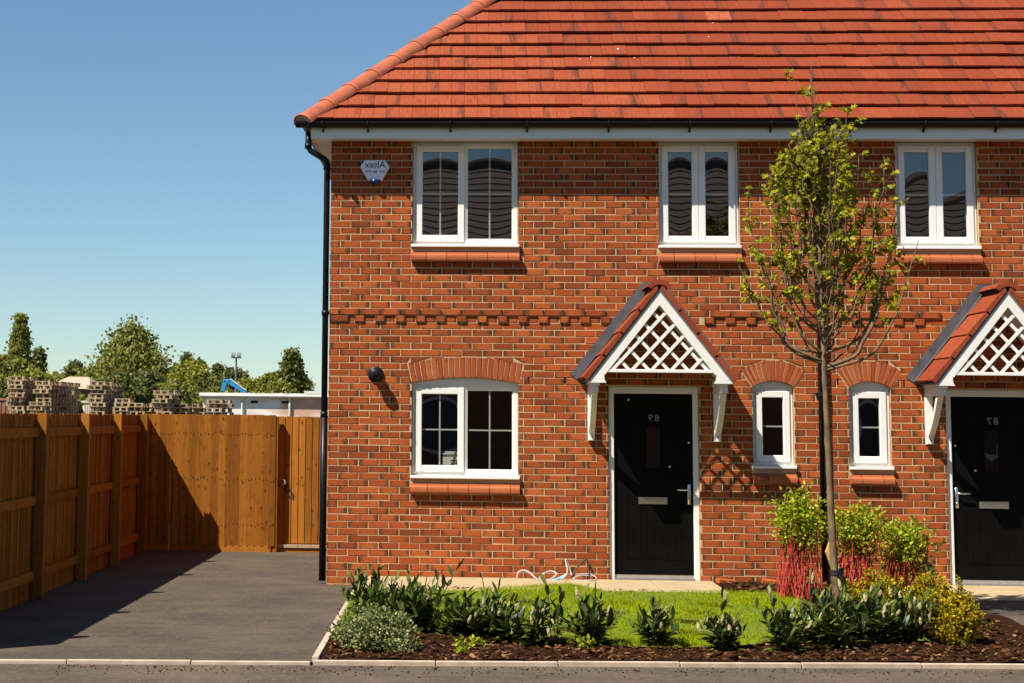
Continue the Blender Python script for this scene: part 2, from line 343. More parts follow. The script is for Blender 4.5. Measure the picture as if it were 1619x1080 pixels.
# bark chips
pts = []
while len(pts) < 9000:
    x, y = RNG.uniform(.42, 6.2), RNG.uniform(-5.98, -.1)
    if y > kp(x) + .08 and x < max(edge_r(y), 5.75) and not inpoly(x, y) and not (y > -1.15 and x < 4.25): pts.append((x, y))
n = len(pts); P = np.array([(x, y, zg(x, y) + RNG.uniform(.004, .026)) for x, y in pts]); D = rdir(n, -.35, .35)
CHIP = leaf_mat('bark_chip', [(0, (.018, .008, .004)), (.6, (.05, .022, .010)), (.9, (.12, .055, .024)), (1, (.26, .14, .065))], 0.0, .95, .03)
cloud('bark_mulch', P, D, rdir(n, .5, 1), RNG.uniform(.018, .06, n), [(0, -.2, 0), (1, -.26, 0), (1.1, .18, 0), (.05, .22, 0), (.1, 0, .16), (1, 0, .14)],
      [(0, 1, 5, 4), (4, 5, 2, 3), (0, 4, 3), (1, 2, 5)], CHIP, label='dark brown bark chips covering the planting bed', cat='mulch', kind='stuff')
# grit and crumbs spilt on the road
pts = [(RNG.uniform(-1.5, 6.6), 0) for _ in range(700)]; P = np.array([(x, kp(x) - abs(RNG.normal(0, .22)) - .07, -.024) for x, _ in pts]); n = len(P)
cloud('road_grit', P, rdir(n, -.2, .2), rdir(n, .6, 1), RNG.uniform(.006, .022, n), [(0, -.3, 0), (1, -.3, 0), (1, .3, 0), (0, .3, 0), (.5, 0, .4)], [(0, 1, 4), (1, 2, 4), (2, 3, 4), (3, 0, 4)], CHIP,
      label='crumbs of bark and grit scattered along the kerb', cat='grit', kind='stuff')
def kerb(name, a, b_, label, zt=.008, w=.05, L=.915):
    a = np.array(a, float); b_ = np.array(b_, float); d = b_ - a; T = np.linalg.norm(d); d /= T; nrm = np.array([-d[1], d[0]])
    root = empty(name, (a[0], a[1], 0), label, 'kerb'); k = 0; s = 0
    while s < T - .05:
        e = min(T, s + L) - .007; j = random.uniform(-.003, .003)
        p = [a + d * s, a + d * e, a + d * e + nrm * w, a + d * s + nrm * w]
        mb = MB(); mb.prism([(q[0], q[1], -.08) for q in p], (0, 0, .08 + zt + j)); mb.build('edging_stone', KERB, root, bevel=.006); s += L
kerb('front_kerb', (.36, kp(.36)), (7.6, kp(7.6)), 'long pale concrete edging kerb between the mulch bed and the road')
kerb('drive_front_kerb', (-6.0, kp(-6.0)), (.345, kp(.345)), 'pale concrete edging across the mouth of the left drive', zt=0.0)
kerb('drive_kerb', (.395, kp(.39) + .075), (.395, -.9), 'pale edging kerb along the left drive beside the variegated shrub', zt=.03)
kerb('garden_end_kerb', (edge_r(-5.3) + .25, kp(6) + .12), (edge_r(-2.6) + .15, -2.6), 'pale edging kerb beside the drive at the right end of the bed', zt=.012)
# path slabs
def slabs(name, rects, label, z):
    root = empty(name, (rects[0][0], rects[0][2], 0), label, 'path')
    for x0, x1, y0, y1 in rects:
        mb = MB(); mb.box(x0, x1, y0, y1, -.03, z + random.uniform(-.002, .002)); mb.build('slab', SLAB, root, bevel=.008)
slabs('house_path', [(.46, 1.092, -1.55, -.012)] + [(1.1 + i * .6, 1.1 + i * .6 + .592, -1.4 + .22 * i, -.012) for i in range(3)] + [(2.9, 3.49, -1.22, -.012), (3.498, 4.15, -1.22, -.012)], 'pale sandstone slab path along the wall to the door left of the tree', .092)
slabs('neighbour_path', [(6.3, 6.95, -1.45, -.012), (6.958, 7.6, -1.45, -.012), (7.608, 8.3, -1.45, -.012)], 'pale sandstone landing in front of the door right of the tree', .092)

# ------------------------------------------------------------------ the two houses
AX = 5.35                                                 # party line: the right house mirrors the left one
def mx(x): return 2 * AX - x
WIN = {'W1': (.91, 2.083, 3.715, 4.87), 'W2': (3.627, 4.503, 3.715, 4.87), 'G1': (.916, 2.086, 1.18, 2.175), 'S1': (4.613, 5.057, 1.33, 2.172)}
DOOR = (3.06, 4.035, .10, 2.165)
def arch(x0, x1, zs, sag, depth):
    a = (x1 - x0) / 2; r = (a * a + sag * sag) / (2 * sag); return ((x0 + x1) / 2, zs + sag - r, r, r + depth, math.asin(a / r))
ARCH = {'G1': arch(.916, 2.086, 2.185, .06, .225), 'S1': arch(4.613, 5.057, 2.172, .07, .222)}
def mir(t): return (mx(t[1]), mx(t[0])) + tuple(t[2:])
def make_house(side):
    M_ = side == 'B'
    f = (lambda t: mir(t)) if M_ else (lambda t: t)
    X0, X1 = (AX, 2 * AX) if M_ else (0.0, AX)
    XV = 8.3 if M_ else AX                                # bricks and tiles are built as far as the picture shows them
    lab = 'red brick house with two black downpipes and the wide windows, left of the tree' if not M_ else 'red brick house at the right edge with its door right of the tree'
    root = empty('brick_house', (X0, 0, 0), lab, 'house')
    wins = {k: f(v) for k, v in WIN.items() if not (M_ and k in ('W1', 'G1'))}
    door = f(DOOR); arches = {k: ((mx(v[0]),) + v[1:] if M_ else v) for k, v in ARCH.items() if k in wins}
    opens = []
    for k, v in wins.items():
        z0 = v[2] - .035; z1 = v[3] + (.085 if k in arches else .2); opens.append((v[0], v[1], z0, z1))
    opens.append((door[0], door[1], -.4, door[3]))
    # wall (mortar body)
    xs = sorted({X0, X1, *[o[0] for o in opens], *[o[1] for o in opens]}); zs = sorted({-.4, 5.0, *[min(o[3], 5.0) for o in opens], *[o[2] for o in opens]})
    def hole(x, z): return any(a < x < b and c < z < d for a, b, c, d in opens) or not (X0 < x < X1 and -.4 < z < 5.0)
    mb = MB(); yf, yb = .0035, .105
    for i in range(len(xs) - 1):
        for j in range(len(zs) - 1):
            a, b, c, d = xs[i], xs[i + 1], zs[j], zs[j + 1]; cx, cz = (a + b) / 2, (c + d) / 2
            if hole(cx, cz): continue
            mb.add([(a, yf, c), (b, yf, c), (b, yf, d), (a, yf, d)], [(0, 1, 2, 3)])
            for nx_, nz_, e in ((a - 1e-3, cz, ((a, yf, d), (a, yb, d), (a, yb, c), (a, yf, c))), (b + 1e-3, cz, ((b, yf, c), (b, yb, c), (b, yb, d), (b, yf, d))),
                                (cx, c - 1e-3, ((a, yf, c), (a, yb, c), (b, yb, c), (b, yf, c))), (cx, d + 1e-3, ((a, yf, d), (b, yf, d), (b, yb, d), (a, yb, d)))):
                if hole(nx_, nz_): mb.add(e, [(0, 1, 2, 3)])
    if not M_: mb.add([(.006, .1, -.4), (.006, 8.6, -.4), (.006, 8.6, 5), (.006, .1, 5)], [(0, 3, 2, 1)])
    else: mb.add([(X1, .1, -.4), (X1, 8.6, -.4), (X1, 8.6, 5), (X1, .1, 5)], [(0, 1, 2, 3)])
    mb.add([(X0, 8.6, -.4), (X1, 8.6, -.4), (X1, 8.6, 5), (X0, 8.6, 5)], [(0, 3, 2, 1)])
    wall = mb.build('wall', MORTAR, root)
    # bricks
    def blocked(m_):                                      # spans of a course taken by openings, arches and sills
        z0, z1 = m_ * .075 + .005, m_ * .075 + .07; zc = (z0 + z1) / 2; sp = []
        for k, v in wins.items():
            sz = v[2] - .035
            if z1 > v[2] - .16 and z0 < v[2] - .035 and zc > v[2] - .16 and zc < v[2]: sp.append((v[0] - .016, v[1] + .016))
            top = v[3] + (0 if k in arches else .3)
            if zc > sz and zc < top: sp.append((v[0], v[1]))
        if zc < door[3]: sp.append((door[0], door[1]))
        return sp
    def arch_cut(m_, p0, p1):                             # pieces of a brick left beside an arch, with sloping cuts
        z0, z1 = m_ * .075 + .005, m_ * .075 + .07; out = [(p0, p0, p1, p1)]
        for k, (cx, zc_, r, R_, an) in arches.items():
            zend, zin = R_ * math.cos(an), r * math.cos(an); R2 = R_ + .009
            def hw(z):
                zz = z - zc_
                if zz < zin - .002: return (r * math.sin(an)) if zz > zin - .075 else 0
                if zz >= R2: return 0
                return math.sqrt(R2 * R2 - zz * zz) if zz > zend else zz * math.tan(an) + .009
            h0, h1 = hw(z0), hw(z1)
            if h0 == 0 and h1 == 0: continue
            new = []
            for a, b, c, d in out:
                if c <= cx - max(h0, h1) or a >= cx + max(h0, h1): new.append((a, b, c, d)); continue
                l_ = (a, b, max(a, min(c, cx - h0)), max(b, min(d, cx - h1))); r_ = (min(c, max(a, cx + h0)), min(d, max(b, cx + h1)), c, d)
                for q in (l_, r_):
                    if (q[2] - q[0]) + (q[3] - q[1]) > .03: new.append(q)
            out = new
        return out
    items = []
    rng = random.Random(11 if M_ else 5)
    D0, D1 = (-.01, 3.045) if not M_ else (None, None)
    def proud(m_, x0, x1):
        if m_ not in (38, 39): return 0
        xc = (x0 + x1) / 2
        inside = (xc < 3.04) or (4.085 < xc < mx(4.085)) or xc > mx(3.04)
        return .02 if inside and m_ == 39 else (-1 if inside else 0)
    for m_ in range(-3, 65):
        z0, z1 = m_ * .075 + .005, m_ * .075 + .070
        if m_ == 64: z1 = 4.868
        k0 = int((X0) / .225) - 1
        cells = []; off = 0 if m_ % 2 == 0 else .1125; k = k0
        while k * .225 + off < XV:
            a, b = k * .225 + off + .005, (k + 1) * .225 + off - .005; k += 1
            if side == 'A': a = max(a, 0.0)
            if b - a < .03 or b <= X0: continue
            cc = (a + b) / 2
            if (cc < AX) != (side == 'A'): continue
            if a > XV: continue
            cells.append((a, b))
        if side == 'A' and m_ == 38: pass
        for a, b in cells:
            pr = proud(m_, a, b)
            if pr == -1:                                  # dentil course: headers stand out, the bricks between them stay back
                subs = []
                q = .282 - .225 * 40
                while q < b:
                    if a - .12 < q < b: subs.append((q, q + .1025, .019))
                    q += .225
                ss = []
                cur = a - .005
                for s0, s1, pd in subs:
                    if (s0 + s1) / 2 < a or (s0 + s1) / 2 >= b + .01: continue
                    ss.append((s0, s1, pd))
                    ss.append((s1 + .01, s1 + .1125, 0))
                segs = ss
                if side == 'A' and a < .02: segs = [(0, .212, .019), (.222, .272, 0)]
            else: segs = [(a, b, pr)]
            for s0, s1, pd in segs:
                sp = blocked(m_); parts = [(s0, s1)]
                for u0, u1 in sp:
                    np_ = []
                    for p0, p1 in parts:
                        if u1 <= p0 or u0 >= p1: np_.append((p0, p1)); continue
                        if u0 - p0 > .012: np_.append((p0, u0 - (.001)))
                        if p1 - u1 > .012: np_.append((u1 + .001, p1))
                    parts = np_
                for p0, p1 in parts:
                    for q4 in arch_cut(m_, p0, p1): items.append((q4[0], q4[2], z0, z1, pd, m_, q4[1], q4[3]))
    def brick_mb(mb, it):
        p0, p1, z0, z1, pd, m_, p0t, p1t = it
        r1 = min(1, max(0, rng.gauss(.52, .24))); r2 = rng.random(); fl = rng.random() < .42
        if m_ < 2: r1 = min(1, r1 + .2)
        j = lambda s=.0016: rng.uniform(-s, s)
        y0 = -pd + j(.0018)
        x0_, x1_, a0, a1 = p0 + j(), p1 + j(), z0 + j(), z1 + j(); c = .0028; x2_, x3_ = p1t + (x1_ - p1), p0t + (x0_ - p0); cb, ct = min(c, (x1_ - x0_) / 2.1), min(c, (x2_ - x3_) / 2.1)
        fr = [(x0_ + cb, y0 + j(.001), a0 + c), (x1_ - cb, y0 + j(.001), a0 + c), (x2_ - ct, y0 + j(.001), a1 - c), (x3_ + ct, y0 + j(.001), a1 - c)]
        g = [(x0_, y0 + .003, a0), (x1_, y0 + .003, a0), (x2_, y0 + .003, a1), (x3_, y0 + .003, a1)]
        bk = [(x0_, .03, a0), (x1_, .03, a0), (x2_, .03, a1), (x3_, .03, a1)]
        u = lambda q: (1 - q) if fl else q
        tt_ = [(r1, r2, u(0)), (r1, r2, u(1)), (r1, r2, u(1)), (r1, r2, u(0))] * 3
        fs = [(0, 1, 2, 3)]
        for i in range(4): jx = (i + 1) % 4; fs += [(i, i + 4, jx + 4, jx), (i + 4, i + 8, jx + 8, jx + 4)]
        mb.add(fr + g + bk, fs, tt_)
    full = [it for it in items if it[1] - it[0] > .19 and it[7] - it[6] > .19 and it[5] >= 2]
    xmid = 2.4 if not M_ else 6.4
    full.sort(key=lambda it: (it[5] - 21) ** 2 * .0056 + ((it[0] + it[1]) / 2 - xmid) ** 2 * .35)
    single = set(full[:290]); rest = MB()
    for it in items:
        if it in single:
            mb = MB(); brick_mb(mb, it); mb.build('brick', BRICK, wall)
        else: brick_mb(rest, it)
    rest.build('brickwork', BRICK, wall, kind='stuff')
    if not M_:                                            # returns of the quoin bricks on the side wall
        mb = MB()
        for m_ in range(-3, 65):
            y = .03; k = 0
            while y < 8.5:
                L_ = (.215 if (k or m_ % 2) else .1) - .03 * (k == 0); r1 = rng.random()
                mb.box(0.0, .012, y, y + L_, m_ * .075 + .005, m_ * .075 + .07, (r1, rng.random(), rng.random())); y += L_ + .01; k += 1
        mb.build('side_brickwork', BRICK, wall, kind='stuff')
    # arches
    for k, (cx, zc_, r, R_, an) in arches.items():
        nb = 20 if k == 'G1' else 13
        am = MB(); pts_ = []
        for i in range(25):
            t = -an + 2 * an * i / 24; pts_.append((cx + r * math.sin(t), .0065, zc_ + r * math.cos(t)))
        for i in range(25):
            t = an - 2 * an * i / 24; pts_.append((cx + (R_ + .004) * math.sin(t), .0065, zc_ + (R_ + .004) * math.cos(t)))
        am.prism(pts_, (0, .09, 0)); ar = am.build('arch', MORTAR, root)
        for i in range(nb):
            t0 = -an + 2 * an * i / nb; t1 = -an + 2 * an * (i + 1) / nb; g0 = .0045 / R_; r1, r2 = rng.random(), rng.random() * .5
            P4 = [(cx + q * math.sin(t), zc_ + q * math.cos(t)) for q, t in ((r - .001, t0 + g0 * 1.1), (r - .001, t1 - g0 * 1.1), (R_ - .002, t1 - g0), (R_ - .002, t0 + g0))]
            y0 = -.002 + rng.uniform(-.002, .002); mb = MB(); cxm = np.mean(P4, 0)
            fr = [(q[0] + (cxm[0] - q[0]) * .07, y0, q[1] + (cxm[1] - q[1]) * .03) for q in P4]; gg = [(q[0], y0 + .005, q[1]) for q in P4]; bb = [(q[0], .07, q[1]) for q in P4]
            fs = [(0, 1, 2, 3)]
            for a in range(4): b = (a + 1) % 4; fs += [(a, a + 4, b + 4, b), (a + 4, a + 8, b + 8, b + 4)]
            mb.add(fr + gg + bb, fs, [(r1, r2, 0), (r1, r2, .4), (r1, r2, 1), (r1, r2, .6)] * 3); mb.build('arch_brick', ARCHB, ar)
        hp = MB(); w = wins[k]
        pp = [(w[0] + .002, .045, w[3] - .01), (w[1] - .002, .045, w[3] - .01)] + [(cx + (r - .002) * math.sin(an - 2 * an * i / 20), .045, zc_ + (r - .002) * math.cos(an - 2 * an * i / 20)) for i in range(21)]
        hp.prism(pp, (0, .05, 0)); hp.build('arch_head_panel', UPVC, root)
    # tile sills
    for k, v in wins.items():
        x0, x1 = v[0] - .012, v[1] + .012; zt = v[2] - .07; sm = MB(); sm.box(x0 + .01, x1 - .01, -.012, .06, zt - .11, zt - .03); sl = sm.build('sill', MORTAR, root)
        x = x0; first = rng.uniform(.12, .2)
        while x < x1 - .01:
            e = min(x1, x + (first if x == x0 else .225)); r1 = rng.random()
            mb = MB(); y = -.072
            prof = [(.05, zt), (-.018, zt - .022), (-.022, zt - .040), (-.06, zt - .046), (y, zt - .056), (y - .003, zt - .075), (y - .001, zt - .105), (y + .006, zt - .122), (.05, zt - .122)]
            mb.prism([(x + .003, a, b) for a, b in prof], (e - x - .006, 0, 0), (r1, .4, .3)); mb.build('sill_brick', SILLB, sl); x = e
    # windows
    def ring(mb, x0, x1, z0, z1, w, y0, y1, wt=None, wb=None):
        wt = wt or w; wb = wb or w
        for (a, b, c, d) in ((x0, x0 + w, z0, z1), (x1 - w, x1, z0, z1)): mb.cbox(a, b, y0, y1, c, d, .006)
        mb.cbox(x0 + w, x1 - w, y0 + .0006, y1, z0, z0 + wb, .006); mb.cbox(x0 + w, x1 - w, y0 + .0006, y1, z1 - wt, z1, .006)
    def pane(x0, x1, z0, z1, parent, y=.082, dish=.0006):
        nn = 14; mb = MB(); sg = rng.uniform(.7, 1.25)
        for j in range(nn + 1):
            for i in range(nn + 1):
                a, b = i / nn * 2 - 1, j / nn * 2 - 1
                mb.v.append((x0 + (x1 - x0) * i / nn, y + dish * sg * (1 - a * a) * (1 - b * b), z0 + (z1 - z0) * j / nn)); mb.t.append((.5, .5, .5))
        for j in range(nn):
            for i in range(nn): q = j * (nn + 1) + i; mb.f.append((q, q + 1, q + nn + 2, q + nn + 1))
        mb.build('pane', GLASS, parent, True)
    def bars(x0, x1, z0, z1, parent, vert, zf=.5, y=.0865):
        zc = z0 + (z1 - z0) * zf
        mb = MB(); mb.box(x0 - .004, x1 + .004, y, y + .009, zc - .0085, zc + .0085); mb.build('glazing_bar', UPVC, parent)
        if vert:
            xc = (x0 + x1) / 2; mb = MB(); mb.box(xc - .0085, xc + .0085, y - .0012, y + .0085, z0 - .004, z1 + .004); mb.build('glazing_bar', UPVC, parent)
    for k, v in wins.items():
        x0, x1, z0, z1 = v; mb = MB(); ring(mb, x0 + .003, x1 - .003, z0, z1, .055, .06, .13, wt=.06, wb=.055)
        two = k != 'S1'
        ml = {'W1': 1.492, 'G1': 1.497}.get(k, (x0 + x1) / 2)
        if two: mb.cbox(ml - .022, ml + .022, .0605, .13, z0 + .05, z1 - .05, .006)
        wn = mb.build('window', UPVC, root)
        s2 = MB(); s2.cbox(x0 - .012, x1 + .012, -.046, .10, z0 - .035, z0 - .003, .005); s2.build('window_sill', UPVC, wn)
        def sash(a, b):
            q = MB(); ring(q, a, b, z0 + .035, z1 - .04, .072, .044, .10); q.build('sash', UPVC, wn)
            g = (a + .072, b - .072, z0 + .107, z1 - .112); pane(g[0] - .004, g[1] + .004, g[2] - .004, g[3] + .004, wn); return g
        if k in ('W1', 'G1'):
            g = sash(x0 + .04, ml - .004); bars(*g, wn, True)
            g = (ml + .03, x1 - .07, z0 + .058, z1 - .068); q = MB(); ring(q, ml + .02, x1 - .056, z0 + .054, z1 - .058, .014, .066, .09); q.build('glazing_bead', UPVC, wn)
            pane(g[0], g[1], g[2], g[3], wn); bars(*g, wn, True)
        elif k == 'W2':
            g = sash(x0 + .035, ml + .002); bars(*g, wn, False, .5); g = sash(ml + .0045, x1 - .035); bars(*g, wn, False, .5)
        else: g = sash(x0 + .038, x1 - .038); bars(*g, wn, False, .5)
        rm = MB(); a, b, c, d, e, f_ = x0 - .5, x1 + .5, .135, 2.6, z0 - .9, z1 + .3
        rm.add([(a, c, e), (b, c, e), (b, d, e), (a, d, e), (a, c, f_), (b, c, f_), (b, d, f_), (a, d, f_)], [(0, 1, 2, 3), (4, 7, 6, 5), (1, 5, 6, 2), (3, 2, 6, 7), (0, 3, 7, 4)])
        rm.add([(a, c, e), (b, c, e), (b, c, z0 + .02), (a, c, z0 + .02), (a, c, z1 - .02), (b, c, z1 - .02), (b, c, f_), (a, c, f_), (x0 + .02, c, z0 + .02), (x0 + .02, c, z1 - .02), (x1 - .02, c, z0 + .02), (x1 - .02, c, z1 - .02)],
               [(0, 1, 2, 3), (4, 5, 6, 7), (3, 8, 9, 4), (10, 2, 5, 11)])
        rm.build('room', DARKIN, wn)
    # door
    x0, x1, z0, z1 = door; fw = .062; mb = MB()
    mb.cbox(x0 + .002, x0 + fw, .03, .12, z0 - .02, z1, .006); mb.cbox(x1 - fw, x1 - .002, .03, .12, z0 - .02, z1, .006); mb.cbox(x0 + fw, x1 - fw, .0306, .12, z1 - .075, z1, .006)
    df = mb.build('door_frame', UPVC, root); a, b, c, d = x0 + fw, x1 - fw, z0 + .045, z1 - .078
    mb = MB(); mb.box(a, b, .02, .12, z0 - .02, z0 + .012); mb.build('threshold', ALU, df)
    mb = MB(); mb.box(a, b, .055, .105, z0 + .012, z0 + .04); mb.build('weather_bar', ALU, df)
    mb = MB(); mb.box(a + .003, b - .003, .066, .11, c, d)
    xm = (a + b) / 2
    for (p, q, r_, s) in ((a + .13, b - .13, d - .18, d - .165), (a + .13, b - .13, c + .16, c + .175)): mb.box(p, q, .0625, .07, r_, s)
    for sx in (a + .13, b - .145): mb.box(sx, sx + .015, .0622, .07, c + .175, d - .18)
    for i in range(7): xx = a + .2 + i * (b - a - .4) / 6; mb.box(xx, xx + .006, .0635, .07, c + .18, c + .8)
    dr = mb.build('door', DOORB, root)
    p = lambda u, v: pix(u, v, 1, .06)
    zp = [p(1032, q)[2] for q in (672, 743, 786, 797, 654, 666, 774, 765, 797)]
    mb = MB(); gx0, gx1 = xm - .095, xm + .095
    for (q0, q1, w0, w1) in ((gx0, gx0 + .022, zp[1], zp[0]), (gx1 - .022, gx1, zp[1], zp[0]), (gx0 + .022, gx1 - .022, zp[0] - .022, zp[0]), (gx0 + .022, gx1 - .022, zp[1], zp[1] + .022)): mb.cbox(q0, q1, .052, .07, w0, w1, .004)
    mb.build('glazing_frame', DOORB, dr); pane(gx0 + .02, gx1 - .02, zp[1] + .02, zp[0] - .02, dr, y=.0605, dish=.0006)
    lx = xm + (-.01 if not M_ else .01)
    mb = MB(); mb.cbox(lx - .155, lx + .155, .052, .068, zp[3], zp[2], .004); mb.cbox(lx - .135, lx + .135, .047, .06, zp[3] + .014, zp[2] - .014, .003); mb.build('letter_plate', CHROME, dr)
    hs = -1 if M_ else 1; hx = (b - .045) if not M_ else (a + .045)
    mb = MB(); mb.cbox(hx - .017, hx + .017, .052, .068, zp[8], zp[7], .004); mb.tube([(hx, .06, zp[6]), (hx, .015, zp[6]), (hx - hs * .015, .008, zp[6]), (hx - hs * .13, .008, zp[6])], .0095, 8); mb.tube([(hx, .056, zp[8] + .05), (hx, .044, zp[8] + .05)], .012, 10)
    mb.build('handle', CHROME, dr, True)
    for (u, v) in ((1089, 700), (1059, 738)) + (((993.6, 632),) if not M_ else ()):
        q = p(u, v); bx_ = mx(q[0]) if M_ else q[0]; mb = MB(); mb.tube([(bx_, .068, q[2]), (bx_, .056, q[2]), (bx_, .052, q[2])], [.013, .013, .008], 10); mb.build('door_viewer' if v > 720 else 'door_bolt', CHROME, dr, True)
    tm = text_mesh('89' if not M_ else '87', (zp[4] - zp[5]) * 1.3, .003, 1.3); dg = bpy.data.objects.new('house_number', tm); tm.materials.append(DIGIT)
    dg.matrix_world = Matrix.Translation((xm + (.008 if not M_ else .02), .06, zp[5])) @ Matrix.Rotation(R(90), 4, 'X') @ Matrix.Diagonal((-1, 1, 1, 1)); link(dg, dr)
    # eaves
    E1 = X1 if not M_ else X1 + .21; XL = -.21 if not M_ else AX
    mb = MB(); mb.cbox(XL, E1, -.25, -.235, 4.858, 5.04, .002); mb.build('fascia', UPVC, root)
    mb = MB(); mb.box(XL + .004, E1, -.238, .02, 4.868, 4.876); mb.build('soffit', UPVC, root)
    if not M_:
        mb = MB(); mb.box(-.21, -.195, -.234, 8.8, 4.858, 5.04); mb.build('fascia', UPVC, root)
        mb = MB(); mb.box(-.196, .0, .0205, 8.8, 4.868, 4.876); mb.build('soffit', UPVC, root)
    prof = [(.055 * math.cos(t), .068 * math.sin(t)) for t in [math.pi * (1 + i / 12) for i in range(13)]]
    prof = prof + [(.05 * math.cos(t), .062 * math.sin(t)) for t in [math.pi * (2 - i / 12) for i in range(13)]]
    mb = MB(); gy, gz = -.308, 5.035
    mb.prism([(XL - (.16 if not M_ else 0), gy + q[0], gz + q[1]) for q in prof], (E1 - XL + (.16 if not M_ else .1), 0, 0)); gut = mb.build('gutter', BLACKP, root)
    if not M_:
        mb = MB(); mb.prism([(-.268 + q[0], -.36, gz + q[1] - .001) for q in prof], (0, 9.2, 0)); mb.build('side_gutter', BLACKP, gut)
        mb = MB(); mb.cbox(-.372, -.362, -.363, -.252, 4.975, 5.038, .003); mb.build('stop_end', BLACKP, gut)
    bx = [pix(u, 205, 1, -.26)[0] for u in ((511, 582, 712, 833, 962, 1090, 1218) if not M_ else (1344, 1460, 1574))] + ([] if not M_ else [8.1, 9.0, 9.9])
    for q in bx:
        mb = MB(); mb.box(q - .011, q + .011, -.262, -.2505, 4.925, 5.02); mb.tube([(q, -.256, 4.93), (q, -.285, 4.955), (q, -.33, 4.965), (q, -.367, 5.0), (q, -.368, 5.042)], .009, 6); mb.build('gutter_bracket', BLACKP, gut)
    # roof
    TH = R(42); CT, ST = math.cos(TH), math.sin(TH); EY, EZ, EX = -.30, 5.055, -.285; RY = 4.3; RZ = EZ + (RY - EY) * ST / CT
    def onroof(x, s, h): return (x, EY + s * CT - h * ST, EZ + s * ST + h * CT)
    HX = EX + (RY - EY); mb = MB()
    if not M_: mb.add([(EX + .05, EY + .05, EZ - .02), (AX, EY + .05, EZ - .02), (AX, RY, RZ - .03), (HX, RY, RZ - .03), (EX + .05, 8.9, EZ - .02), (AX, 8.9, EZ - .02)], [(0, 1, 2, 3), (0, 3, 4), (4, 3, 2, 5)], (.4, .2, .2))
    else: mb.add([(AX, EY + .05, EZ - .02), (mx(EX), EY + .05, EZ - .02), (mx(HX), RY, RZ - .03), (AX, RY, RZ - .03), (mx(EX), 8.9, EZ - .02), (AX, 8.9, EZ - .02)], [(0, 1, 2, 3), (1, 4, 2), (4, 5, 3, 2)], (.4, .2, .2))
    rf = mb.build('roof', TILE, root)
    G, TW = .273, .288
    for r_ in range(13):
        s0 = r_ * G - .02; off = (.144 if r_ % 2 else 0) + .045; k = int(X0 / TW) - 3
        while k * TW + off < XV + .2:
            xa = k * TW + off; xb = xa + TW; k += 1
            if (xa + xb) / 2 < (X0 if M_ else -9) or ((xa + xb) / 2 >= X1 and not M_): continue
            mb = MB(); lift = rng.uniform(-.004, .005); sk_ = rng.uniform(-.004, .004)
            warm = (xa + .38 * r_ * .6 + rng.uniform(-.25, .25)) < 3.6
            r1 = min(1, max(0, rng.gauss(.64 if warm else .38, .07))); r1 = .93 if rng.random() < .008 else r1; r2 = rng.random(); fl = rng.random() < .5
            for ha, hb in ((xa + .0015, (xa + xb) / 2 - .0012), ((xa + xb) / 2 + .0012, xb - .0015)):
                hip = lambda s: EX + .03 + s * CT
                poly = [(ha, s0 + sk_), (hb, s0 + sk_), (hb, s0 + G + .05), (ha, s0 + G + .05)]
                out = []                                  # cut along the hip
                for i in range(4):
                    A_, B_ = poly[i], poly[(i + 1) % 4]; da, db = A_[0] - hip(A_[1]), B_[0] - hip(B_[1])
                    if da >= 0: out.append(A_)
                    if (da >= 0) != (db >= 0): t = da / (da - db); out.append((A_[0] + t * (B_[0] - A_[0]), A_[1] + t * (B_[1] - A_[1])))
                if len(out) < 3: continue
                hh = lambda s: .047 + lift - (s - s0) / (G + .05) * .044
                top = [onroof(x, s, hh(s)) for x, s in out]; bot = [onroof(x, s, hh(s) - .024) for x, s in out]; n_ = len(out)
                fs = [tuple(range(n_)), tuple(range(2 * n_ - 1, n_ - 1, -1))] + [(i, i + n_, (i + 1) % n_ + n_, (i + 1) % n_) for i in range(n_)]
                uu = [((x - xa) / TW if not fl else 1 - (x - xa) / TW) for x, s in out]
                mb.add(top + bot, fs, [(r1, r2, q) for q in uu] * 2)
            if mb.v: mb.build('tile', TILE, rf)
    if not M_:
        for u_, v_ in ((912, 88), (921, 90), (917, 97), (934, 94), (926, 86), (1003, 95), (1127, 40), (1120, 62), (1252, 17), (977, 81)):
            dr_ = CM @ np.array([(u_ - PPX) / FPX, 1, -(v_ - PPY) / FPX]); tn = ST / CT; t_ = (EZ + tn * (CAM[1] - EY) - CAM[2]) / (dr_[2] - tn * dr_[1]); c_ = CAM + t_ * dr_ + np.array([0, -ST, CT]) * .032
            mb = MB(); ra = rng.uniform(.006, .014); mb.add([tuple(c_ + np.array([ra * math.cos(k) * rng.uniform(.6, 1.2), CT * ra * math.sin(k), ST * ra * math.sin(k)])) for k in np.linspace(0, 5.5, 8)], [tuple(range(8))]); mb.build('bird_dropping', PAPER, rf)
        d = np.array([1, 1, ST / CT]); d /= np.linalg.norm(d); nrm = np.array([-1, -1, 2 * CT / ST * 1.0]); nrm = nrm - d * nrm.dot(d); nrm /= np.linalg.norm(nrm); sd_ = np.cross(d, nrm)
        st = np.array([EX - .005, EY - .005, EZ + .0]); L_ = .405
        for i in range(10):
            a0 = st + d * (i * L_ - .03); mb = MB(); rr = ((.148, 0), (.148, .045), (.138, .055), (.132, L_ + .03)); vv = []; K = 12
            for rad, s in rr:
                for hgt in (0, .016):
                    for q in range(K + 1):
                        t = math.pi * q / K; ra = rad - hgt; vv.append(tuple(a0 + d * s + sd_ * (ra * math.cos(t)) + nrm * (ra * math.sin(t) * .8 - .035)))
            fs = []; S_ = 2 * (K + 1)
            for i2 in range(3):
                for q in range(K): o = i2 * S_ + q; fs.append((o, o + 1, o + S_ + 1, o + S_)); o += K + 1; fs.append((o, o + S_, o + S_ + 1, o + 1))
            for q in range(K): fs.append((q, q + K + 1, q + K + 2, q + 1))
            mb.add(vv, fs); mb.build('hip_tile', HIP, rf, True)
